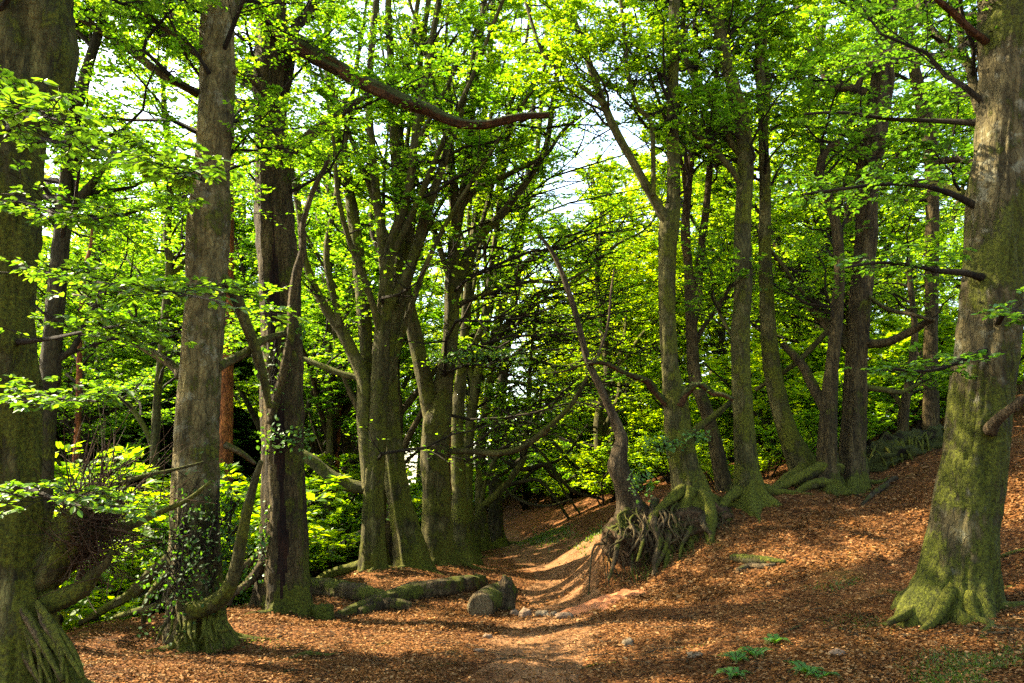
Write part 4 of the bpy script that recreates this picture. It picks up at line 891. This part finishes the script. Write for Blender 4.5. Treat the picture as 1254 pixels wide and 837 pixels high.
# ------------------------------------------------------------------ mossy root ridge in front of the ridge trees
mx = [P(1050, 575, 15.1), P(1075, 565, 15.3), P(1100, 556, 15.6), P(1128, 552, 15.9), P(1150, 546, 16.2), P(1172, 540, 16.6)]
b1 = mx[2].copy(); b1[2] = tz(b1[0], b1[1])
mound = empty('root_mound', b1); tag(mound, 'mossy mound of tangled roots along the ridge, beneath the short brown stem', 'root mound')
mb = MB(); apx, apr = tube(mb, mx, [.15, .3, .34, .32, .34, .15], 60, .04, .4, 5, seed=9, flute=.08, fine=.16, finef=.7)
mb.build('earth', bark('mossy_mound_earth', (.012, .009, .005), (.06, .04, .02), .5, 1., 7., mosscol=((.01, .012, .003), (.07, .075, .01))), mound, b1)
for k in range(22):
    f = g.uniform(.03, .97); i = int(f*(len(apx)-1)); c, rc = apx[i], apr[i]; q, rr = [], []; w0 = g.uniform(.012, .04); dr = g.normal(-.1, .16)
    for j, a in enumerate(np.linspace(g.uniform(.6, 1.5), -.7, 5)):
        q.append(c+np.array((dr*j*.4, -math.cos(a)*rc*1.05, math.sin(a)*rc*1.05))); rr.append(w0*(1-.1*j))
    x, y = q[-1][0]+dr*.5, q[-1][1]-.12; q.append(np.array((x, y, tz(x, y)-.02))); rr.append(w0*.35)
    m_ = MB(); tube(m_, q, rr, 8, .07, .15, 4, seed=k+50); m_.build('root', B_MOSS, mound, b1)

# roots traced on the trees' own feet
def foot_root(key, q, Y, matl=B_ROOT):
    root, base = heroes[key]
    YY = np.linspace(Y[0], Y[1], len(q)); m_ = MB()
    tube(m_, [P(a, b, y) for (a, b, c), y in zip(q, YY)], [c*.38*scale_at(b, y) for (a, b, c), y in zip(q, YY)], 12, .05, .3, 5, seed=int(q[0][0]), fine=.1)
    m_.build('root', matl, root, base)
foot_root('pair', [(1030, 575, 20), (1008, 572, 18), (985, 582, 16), (962, 594, 14), (945, 606, 12), (932, 622, 8)], (14.0, 13.5), B_MOSS)
foot_root('pair', [(1020, 590, 18), (1000, 592, 14), (980, 600, 11), (965, 612, 7)], (13.9, 13.5), B_MOSS)
foot_root('curved', [(985, 575, 22), (960, 590, 16), (940, 608, 12), (930, 625, 8)], (14.4, 13.3), B_MOSS)
foot_root('pillar', [(905, 600, 18), (890, 612, 14), (880, 630, 12), (878, 650, 8)], (13.4, 12.8), B_MOSS)
foot_root('grey', [(222, 672, 20), (200, 690, 20), (180, 708, 18), (160, 728, 16), (130, 745, 13), (98, 764, 8)], (9.1, 9.6), B_MOSS)
foot_root('grey', [(230, 680, 18), (205, 705, 14), (190, 722, 13), (178, 740, 11), (176, 762, 8)], (8.8, 9.2), B_MOSS)
foot_root('grey', [(228, 700, 18), (212, 722, 14), (200, 740, 12), (170, 748, 10), (140, 756, 7)], (8.7, 9.3), B_MOSS)
g = np.random.default_rng(12)
for k in range(26):
    x0 = g.uniform(216, 268); x1 = 242+(x0-242)*g.uniform(1.2, 2.3)+g.normal(0, 5); y1 = g.uniform(778, 806)-abs(x1-242)*.25; w0 = g.uniform(4, 9)
    foot_root('grey', [(x0, 722+g.normal(0, 8), w0), ((x0*2+x1)/3+g.normal(0, 3), 748, w0), ((x0+2*x1)/3+g.normal(0, 4), 772, w0*.8), (x1, y1, w0*.4)], (8.78-abs(x0-242)*-.004, 8.45), B_MOSS if k % 3 else B_ROOT)
for q in ([(846, 600, 26), (836, 625, 21), (830, 650, 14), (818, 676, 9), (814, 698, 5)], [(860, 606, 30), (868, 630, 24), (868, 655, 16), (874, 680, 8)], [(838, 598, 18), (818, 614, 15), (800, 634, 12), (790, 655, 8), (780, 688, 4)],
          [(853, 612, 26), (852, 640, 20), (845, 668, 13), (850, 690, 7)]):
    foot_root('bankfork', q, (12.95, 12.25), B_MOSS)
foot_root('split', [(322, 690, 16), (312, 705, 14), (300, 718, 12), (285, 728, 10), (280, 742, 6)], (11.4, 11.2))
foot_root('split', [(325, 675, 14), (305, 690, 12), (292, 700, 14), (282, 715, 9)], (11.6, 11.5))
foot_root('triple', [(447, 690, 16), (425, 697, 14), (405, 703, 13), (385, 712, 9)], (15.7, 15.9), B_MOSS)
for k in range(18):
    x0 = g.uniform(22, 56); y0 = 735+g.uniform(0, 50); dx = g.uniform(10, 62); w0 = g.uniform(5, 13)
    foot_root('burr', [(x0, y0, w0), (x0+dx*.3+g.normal(0, 4), y0+22, w0), (x0+dx*.65+g.normal(0, 5), y0+52, w0*.85), (x0+dx, y0+92, w0*.6)], (6.22, 5.95), B_MOSS if k % 3 else B_ROOT)
foot_root('pale', [(1150, 712, 30), (1128, 738, 24), (1108, 752, 18), (1088, 763, 10)], (7.7, 7.45), B_MOSS)
foot_root('pale', [(1165, 722, 28), (1152, 745, 22), (1142, 762, 14), (1128, 772, 8)], (7.55, 7.25), B_MOSS)
foot_root('pale', [(1195, 728, 30), (1212, 740, 24), (1232, 744, 18), (1258, 740, 10)], (7.6, 7.6), B_ROOT)
foot_root('pale', [(1185, 728, 26), (1190, 748, 20), (1202, 764, 12), (1222, 772, 7)], (7.5, 7.2), B_MOSS)
# burr twigs: the dense tangle on the mossy trunk's foot
root, base = heroes['burr']
mb = MB(); M = 800
c0 = np.array([P(108+g.normal(0, 20), 655+g.normal(0, 26), 6.45+g.normal(0, .12)) for _ in range(M)])
d = nrm(g.normal(0, 1, (M, 3))+np.array((.35, -.1, .25))); ln = g.uniform(.1, .34, M)
s_ = np.linspace(0, 1, 5); cur = g.normal(0, .5, (M, 3))
PP = c0[:, None]+ln[:, None, None]*(d[:, None]*s_[None, :, None]+cur[:, None]*(s_**2)[None, :, None]*.7)
batch_tubes(mb, PP, np.repeat((np.linspace(.0045, .0015, 5))[None], M, 0), 4)
M = 90; st = np.array([P(120+g.normal(0, 25), 620+g.normal(0, 22), 6.5+g.normal(0, .1)) for _ in range(M)])
d = nrm(g.normal(0, .5, (M, 3))+np.array((.3, .1, 1.))); ln = g.uniform(.3, .75, M)
PP = st[:, None]+ln[:, None, None]*(d[:, None]*s_[None, :, None]+g.normal(0, .25, (M, 1, 3))*(s_**2)[None, :, None])
batch_tubes(mb, PP, np.repeat((np.linspace(.006, .0015, 5))[None], M, 0), 4)
mb.build('burr', bark('dark_twig_bark', (.05, .028, .016), (.2, .12, .065), .2, .5, 14.), root, base)

def leaf_cluster(key, name, spots, lf, size, big=True):
    root, base = heroes[key]; mb = MB()
    for (px, py, Y, rx, rz, n_) in spots:
        c = P(px, py, Y); a = g.uniform(0, 6.28, n_); r_ = np.sqrt(g.uniform(.1, 1, n_))
        p = c+np.c_[np.cos(a)*rx*r_, -np.abs(np.sin(a))*rx*.7*r_, g.normal(0, rz, n_)]
        leaves(mb, p, nrm(g.normal(0, 1, (n_, 3))+np.array((0, -.3, -.2))), np.array((0, -.5, 1.))+g.normal(0, .4, (n_, 3)), size*g.uniform(.6, 1.25, n_), 1, .75, big)
        st = p[::3]; en = c+np.c_[np.zeros(len(st)), np.zeros(len(st)), g.normal(0, rz*.7, len(st))]
        batch_tubes(mb, np.stack([en, (st+en)/2+g.normal(0, .03, st.shape), st], 1), np.repeat(np.array([[.005, .004, .002]]), len(st), 0), 3)
    mb.build(name, [B_TWIG, lf], root, base, smooth=False)
leaf_cluster('grey', 'ivy', [(222, 662, 8.75, .42, .36, 230), (262, 662, 8.75, .42, .34, 230), (215, 712, 8.6, .42, .22, 170), (282, 640, 8.9, .3, .3, 110), (250, 360, 8.9, .3, .06, 60), (292, 690, 8.8, .2, .2, 120)], LF_IVY, .045)
leaf_cluster('split', 'ivy', [(335, 455, 11.2, .25, .3, 90), (350, 540, 11.2, .4, .1, 120), (322, 665, 11.3, .14, .25, 110), (360, 405, 11.2, .2, .06, 40)], LF_NEAR, .065)
leaf_cluster('bankfork', 'epicormic_leaves', [(812, 545, 12.7, .35, .06, 150), (850, 535, 12.8, .25, .05, 90), (785, 590, 12.5, .2, .12, 120)], LF_NEAR, .06)
leaf_cluster('fork', 'epicormic_leaves', [(600, 440, 16.9, .9, .09, 300), (470, 455, 17, .3, .1, 60), (545, 438, 16.9, .4, .08, 130)], LF_NEAR, .08)

# ------------------------------------------------------------------ logs, stumps, stones, sticks
def lying(name, q, label, cat, matl, sides=20, lump=.14, cut=None, lift=.0, group=None, flute=0.):
    """a log or stick lying on the ground: photo points of its lower edge and its thickness"""
    g0 = [ground_pt(a, b) for a, b, c in q]; pts, rad = [], []
    for p_, (a, b, c) in zip(g0, q):
        r_ = c/2*scale_at(b, p_[1]); pts.append(p_+np.array((0, r_*.3, r_*.72+lift))); rad.append(r_)
    base = pts[len(pts)//2].copy(); mb = MB()
    p, r = tube(mb, pts, rad, sides, max(.03, np.mean(rad)*.4), lump, 4, seed=int(q[0][0]), cap=True, flute=flute, fine=.09)
    mats = [matl]
    o = mb.build(name, mats, None, base); tag(o, label, cat, group)
    if cut is not None:
        for e in ([0, -1] if cut == 2 else [cut]):
            T_ = nrm(p[e]-p[1 if e == 0 else -2]); N = nrm(np.cross(T_, (0, 0, 1.))); B = np.cross(T_, N); th = np.linspace(0, 2*math.pi, 28, endpoint=False); m_ = MB(); V = []
            for f in (.02, .35, .7, .93):
                V.append(p[e]+T_*(r[e]*.27+.004*(1-f))+(N*np.cos(th)[:, None]+B*np.sin(th)[:, None])*r[e]*f*(1+.05*np.sin(3*th+1)[:, None]))
            V.append(p[e]+T_*r[e]*.05+(N*np.cos(th)[:, None]+B*np.sin(th)[:, None])*r[e]*.97)
            i = np.arange(4)[:, None]*28; j = np.arange(28)[None]; jn = (j+1) % 28
            m_.add(np.concatenate(V), np.stack([i+j, i+jn, i+28+jn, i+28+j], -1).reshape(-1, 4))
            m_.build('cut_face', M_CUT, o).location = -base*0
            o.children[-1].data.transform(__import__('mathutils').Matrix.Translation(-base))
    return o
lying('fallen_log', [(366, 728, 22), (400, 731, 24), (440, 737, 23), (470, 742, 18), (478, 743, 11)], 'fallen log lying behind, running from the split trunk toward the crossing log', 'log', B_LOG, flute=.05)
lying('fallen_log', [(412, 758, 9), (440, 752, 16), (475, 742, 20), (510, 734, 22), (550, 729, 23), (588, 722, 20)], 'longer fallen log lying across the front one end on the path edge', 'log', B_LOG, cut=-1, flute=.05)
lying('mossy_log', [(440, 756, 12), (462, 749, 17), (485, 748, 16), (503, 747, 10)], 'short mossy branch piece tucked in front of the crossed logs', 'log', B_LOG)
lying('cut_log', [(588, 756, 33), (600, 750, 35), (611, 745, 34)], 'short cut log round with a cracked cut end, at the path edge', 'log', B_LOG, cut=0, lump=.08)
def rock(name, px, py, w, h, label, cat, matl, group=None, seed=0, tall=1.):
    c = ground_pt(px, py); s = scale_at(py, c[1]); mb = MB()
    nu, nv = 28, 18; u = np.linspace(0, 2*math.pi, nu, endpoint=False); v = np.linspace(.02, math.pi-.02, nv)
    U, V = np.meshgrid(u, v); D = np.stack([np.sin(V)*np.cos(U), np.sin(V)*np.sin(U), np.cos(V)], -1).reshape(-1, 3)
    rr = 1+.28*fbm(D*1.5+seed*9.1, 3)+.08*fbm(D*5+seed, 2)
    D = np.sign(D)*np.abs(D)**.85
    X = D*rr[:, None]*np.array((w/2*s, w/2*s*.85, h*.55*s))+np.array((0, w/2*s*.5, h*.26*s))
    i = np.arange(nv-1)[:, None]*nu; j = np.arange(nu)[None]; jn = (j+1) % nu
    mb.add(X, np.stack([i+nu+j, i+nu+jn, i+jn, i+j], -1).reshape(-1, 4))
    o = mb.build(name, matl, None, (0, 0, 0)); o.location = c; return tag(o, label, cat, group)
rock('broken_stump', 622, 748, 24, 48, 'upright broken stump chunk next to the cut log round', 'stump', B_LOG, seed=4)
rock('boulder', 393, 760, 30, 22, 'mossy boulder against the foot of the split trunk', 'boulder', MOSS, seed=2)
for k, (a, b, ww, hh, lab) in enumerate(((642, 757, 16, 13, 'rounded brown stone touching the broken stump chunk'), (664, 757, 18, 10, 'pale flat stone in the middle of the stone line on the path'),
        (692, 759, 22, 9, 'wide low stone ending the stone line on the path'), (630, 754, 11, 8, 'tiny stone wedged between stump chunk and brown stone'), (678, 756, 9, 7, 'small stone between the pale flat stone and the wide one'),
        (597, 782, 10, 6, 'lone brown stone on the path in front of the cut log round'), (770, 792, 14, 10, 'pale grey stone alone on the open litter right of the path'), (586, 799, 12, 5, 'flat dark stone sunk into the near path litter'),
        (1028, 806, 18, 9, 'brown clod-like stone beside the ferns'), (852, 806, 20, 6, 'flat pinkish stone lying in the litter below the pale grey one'))):
    rock('stone', a, b, ww, hh, lab, 'stone', M_STONE if 'pale' in lab or 'pink' in lab else M_STONE2, 'stones on the path and slope', seed=10+k)
lying('weathered_log', [(898, 688, 11), (915, 690, 13), (935, 692, 12), (962, 692, 6)], 'weathered greyish log stub lying on the slope below the ridge', 'log', B_GREY, 12)
lying('weathered_branch', [(904, 702, 7), (918, 697, 8), (934, 697, 7), (950, 694, 4)], 'short yellowish branch lying right under the weathered log stub', 'branch', B_DEAD, 10)
for k, (q, lab) in enumerate((([(1056, 620, 4), (1070, 608, 7), (1085, 598, 8), (1098, 588, 7)], 'pale broken branch propped on the litter near the ridge foot'),
        ([(1128, 752, 7), (1160, 748, 11), (1190, 742, 11), (1225, 734, 6)], 'thick stick lying against the foot of the big pale beech'),
        ([(1140, 702, 2), (1158, 707, 3), (1168, 722, 3), (1188, 748, 4), (1225, 750, 4), (1262, 742, 4)], 'long thin bent twig sprawled in front of the big pale beech'),
        ([(1180, 770, 4), (1215, 773, 5), (1262, 774, 4)], 'straight pale stick, upper of two near the frame edge'),
        ([(1165, 781, 3), (1200, 780, 4), (1258, 777, 3)], 'straight thin stick just below the upper pale one'),
        ([(1010, 760, 2), (1035, 774, 3), (1062, 784, 4), (1085, 786, 2)], 'curved twig on the litter above the ferns'),
        ([(1050, 822, 3), (1080, 818, 4), (1098, 810, 3)], 'pale twig between the ferns and the grass patch'),
        ([(352, 810, 4), (375, 804, 7), (400, 806, 5), (420, 800, 2)], 'dark stick in the litter below the split trunk'),
        ([(1080, 782, 3), (1110, 780, 4), (1135, 783, 3)], 'short stick in the litter below the pale beech foot'),
        ([(1215, 690, 4), (1235, 682, 5), (1262, 675, 5)], 'dark stick on the slope behind the big pale beech'),
        ([(690, 835, 2), (720, 818, 3), (760, 812, 2)], 'thin dark twig lying along the near path edge'),
        ([(955, 778, 2), (985, 766, 3), (1004, 757, 2)], 'thin twig slanting up the slope in the middle of the litter'))):
    lying('stick', q, lab, 'stick', B_DEAD if 'dark' not in lab else B_BROWN, 7, .18, group='sticks on the leaf litter')

# ------------------------------------------------------------------ leaf litter: single dry leaves, thickest near the viewer
def litter(n_, ymin, ymax, size, seed):
    g = np.random.default_rng(seed)
    y = 1/(1/ymax+(1/ymin-1/ymax)*g.uniform(0, 1, n_)); x = g.uniform(-.78, .8, n_)*y
    keep = (x > -5.6-.02*y) & (x < 13)
    den = np.abs(x-path_x(y))/path_w(y)
    keep &= g.uniform(0, 1, n_) < np.where(den < .9, .45, 1.)
    keep &= fbm(np.c_[x*.9, y*.9, x*0], 2)*.6+g.uniform(0, 1.1, n_) > .1
    return x[keep], y[keep], size*np.clip(g.lognormal(-.12, .38, keep.sum()), .35, 2.2), g
mb = MB()
for n_, a, b, sz, sd_ in ((330000, 4.5, 12.5, .027, 1), (190000, 10, 26, .04, 2)):
    x, y, L, g2 = litter(n_, a, b, sz, sd_); m = len(x)
    z = terrain(x, y); e = .08
    nx_ = np.c_[-(terrain(x+e, y)-z)/e, -(terrain(x, y+e)-z)/e, np.ones(m)]
    az = g2.uniform(0, 6.28, m); d = np.c_[np.cos(az), np.sin(az), g2.normal(0, .25, m)]
    leaves(mb, np.c_[x, y, z+.012+np.abs(g2.normal(0, .012, m))], d, nx_+g2.normal(0, .33, (m, 3)), L, 0, .6, False)
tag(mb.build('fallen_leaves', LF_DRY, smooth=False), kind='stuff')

# fine fallen twigs all over the litter
x, y, L, g2 = litter(2600, 4.6, 22, .28, 9); m = len(x)
az = g2.uniform(0, 6.28, m); cu = g2.normal(0, .25, m); TW = []
for f in np.linspace(-.5, .5, 5):
    a_ = az+cu*f*2; xx = x+np.cos(a_)*L*f; yy_ = y+np.sin(a_)*L*f; TW.append(np.c_[xx, yy_, terrain(xx, yy_)+.022])
mb = MB(); batch_tubes(mb, np.stack(TW, 1), g2.uniform(.002, .006, m)[:, None]*np.array([1., 1, .9, .7, .4])[None], 5)
tag(mb.build('twig_litter', B_DEAD), kind='stuff')

# grass and moss on the lower slope, greenery on the far bank
def tufts(name, polys, n_, hgt, material, blade=.006):
    g = np.random.default_rng(77); mb = MB(); k = 0
    for poly in polys:
        P0 = np.array([ground_pt(a, b)[:2] for a, b in poly]); c = P0.mean(0)
        w_ = g.dirichlet(np.ones(len(P0)), n_)*1.; q = w_ @ P0; q = c+(q-c)*1.5+g.normal(0, .1, q.shape)
        q = q[fbm(np.c_[q*2.2, q[:, :1]*0], 2) > -.25]; m = len(q)
        z = terrain(q[:, 0], q[:, 1]); d = nrm(np.c_[g.normal(0, .55, (m, 2)), np.ones(m)])
        leaves(mb, np.c_[q, z], d, g.normal(0, 1, (m, 3)), hgt*g.uniform(.5, 1.3, m), 0, blade/hgt*2)
    return tag(mb.build(name, material, smooth=False), kind='stuff')
tufts('grass', [[(1095, 837), (1150, 812), (1200, 800), (1254, 798), (1254, 837)], [(1110, 850), (1180, 830), (1254, 825), (1254, 850)]], 2600, .045, LF_GRASS, .006)
tufts('moss_grass', [[(1000, 762), (1060, 750), (1105, 752), (1095, 775), (1040, 778)], [(1000, 720), (1040, 712), (1050, 724)], [(800, 790), (850, 775), (860, 790)], [(180, 775), (250, 800), (330, 790)]], 420, .03, LF_GRASS, .006)
tufts('bank_grass', [[(632, 668), (655, 656), (690, 650), (700, 658), (662, 672)], [(702, 668), (728, 655), (745, 645), (742, 655), (715, 675)]], 1300, .08, LF_GRASS, .02)
def fern(px, py, label, n_=7, L=.3, seed=0, Y=None):
    c = ground_pt(px, py); g = np.random.default_rng(seed); root = empty('fern', c); tag(root, label, 'fern', 'ferns on the slope')
    for k in range(n_):
        mb = MB(); a = k*6.28/n_+g.normal(0, .3); l = L*g.uniform(.7, 1.15); s_ = np.linspace(0, 1, 12)
        out = np.array((math.cos(a), math.sin(a), 0)); q = out*(l*(s_*.9))[:, None]+np.array((0, 0, 1.))*(l*(1.1*s_-.95*s_**2))[:, None]
        batch_tubes(mb, q[None], (.003*(1-.8*s_))[None], 4)
        T_ = nrm(np.gradient(q, axis=0)); sd = np.cross(T_, np.cross(out, (0, 0, 1.))*0+np.array((0, 0, 1.))); sd = nrm(sd)
        for sg in (-1, 1):
            ll = l*.3*np.sin(np.clip(s_*1.05+.12, 0, 1)*math.pi*.93)**.8*(1-.35*s_)
            for f in (0, .5):
                qq = q[1:]-(q[1:]-q[:-1])*f
                leaves(mb, qq, sd[1:]*sg+T_[1:]*.45, np.cross(sd[1:], T_[1:])*-1+g.normal(0, .12, qq.shape), ll[1:]+.004, 1, .24)
        mb.build('frond', [B_TWIG, LF_FERN], root, smooth=False)
for k, (a, b, lab, l) in enumerate(((902, 812, 'small fern lowest of the clump left of the grass patch', .2), (925, 806, 'fern with wide fronds in the middle of the clump', .2), (948, 790, 'fern standing highest on the slope in the clump', .2),
        (988, 828, 'bright fern at the bottom edge of the photo', .2), (1006, 832, 'fern pressed close beside the bright bottom-edge fern', .17), (898, 832, 'half-hidden fern low at the bottom edge left of the clump', .18), (970, 815, 'tiny fern between the clump and the bright bottom-edge fern', .12))):
    fern(a, b, lab, 7, l, k)
g = np.random.default_rng(31)
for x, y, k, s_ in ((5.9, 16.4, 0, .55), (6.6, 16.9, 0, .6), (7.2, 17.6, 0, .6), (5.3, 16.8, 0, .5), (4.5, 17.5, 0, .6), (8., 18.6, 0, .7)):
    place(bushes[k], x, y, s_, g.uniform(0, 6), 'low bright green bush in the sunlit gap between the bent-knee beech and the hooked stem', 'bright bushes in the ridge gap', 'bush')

# ------------------------------------------------------------------ world, sun, camera
SUN_EL, SUN_AZ = R(43), R(-70)       # azimuth from +Y, clockwise: the sun stands to the left
w = bpy.data.worlds.new('World'); sc.world = w; w.use_nodes = True
nt = w.node_tree; nt.nodes.clear()
sky = nt.nodes.new('ShaderNodeTexSky'); sky.sky_type = 'NISHITA'; sky.sun_disc = False
sky.sun_elevation = SUN_EL; sky.sun_rotation = SUN_AZ; sky.air_density = 1.; sky.dust_density = 1.5
bg = nt.nodes.new('ShaderNodeBackground'); bg.inputs[1].default_value = .15
wo = nt.nodes.new('ShaderNodeOutputWorld')
nt.links.new(sky.outputs[0], bg.inputs[0]); nt.links.new(bg.outputs[0], wo.inputs[0])
sl = bpy.data.lights.new('sun', 'SUN'); sl.energy = 5; sl.angle = R(.5); sl.color = (1, .93, .8)
so = bpy.data.objects.new('sun', sl); C.objects.link(so)
to_sun = Vector((math.sin(SUN_AZ)*math.cos(SUN_EL), math.cos(SUN_AZ)*math.cos(SUN_EL), math.sin(SUN_EL)))
so.rotation_euler = to_sun.to_track_quat('Z', 'Y').to_euler(); so.location = (-20, 0, 30)
cam = bpy.data.cameras.new('camera'); co = bpy.data.objects.new('camera', cam); C.objects.link(co)
cam.sensor_width = 36; cam.lens = F/W*36; cam.clip_end = 3000; cam.clip_start = .05
co.location = (0, 0, CAMZ); co.rotation_euler = (R(90)+PITCH, 0, 0)
sc.camera = co
sc.view_settings.view_transform = 'Standard'; sc.view_settings.look = 'None'; sc.view_settings.gamma = 1; sc.view_settings.exposure = 2.85
sc.view_settings.use_white_balance = True; sc.view_settings.white_balance_temperature = 7900; sc.view_settings.white_balance_tint = 6
cy = sc.cycles
cy.max_bounces = 8; cy.diffuse_bounces = 5; cy.transmission_bounces = 5; cy.glossy_bounces = 2; cy.transparent_max_bounces = 4
cy.use_denoising = False; cy.sample_clamp_indirect = 6
try: cy.denoiser = 'OPENIMAGEDENOISE'
except Exception: pass
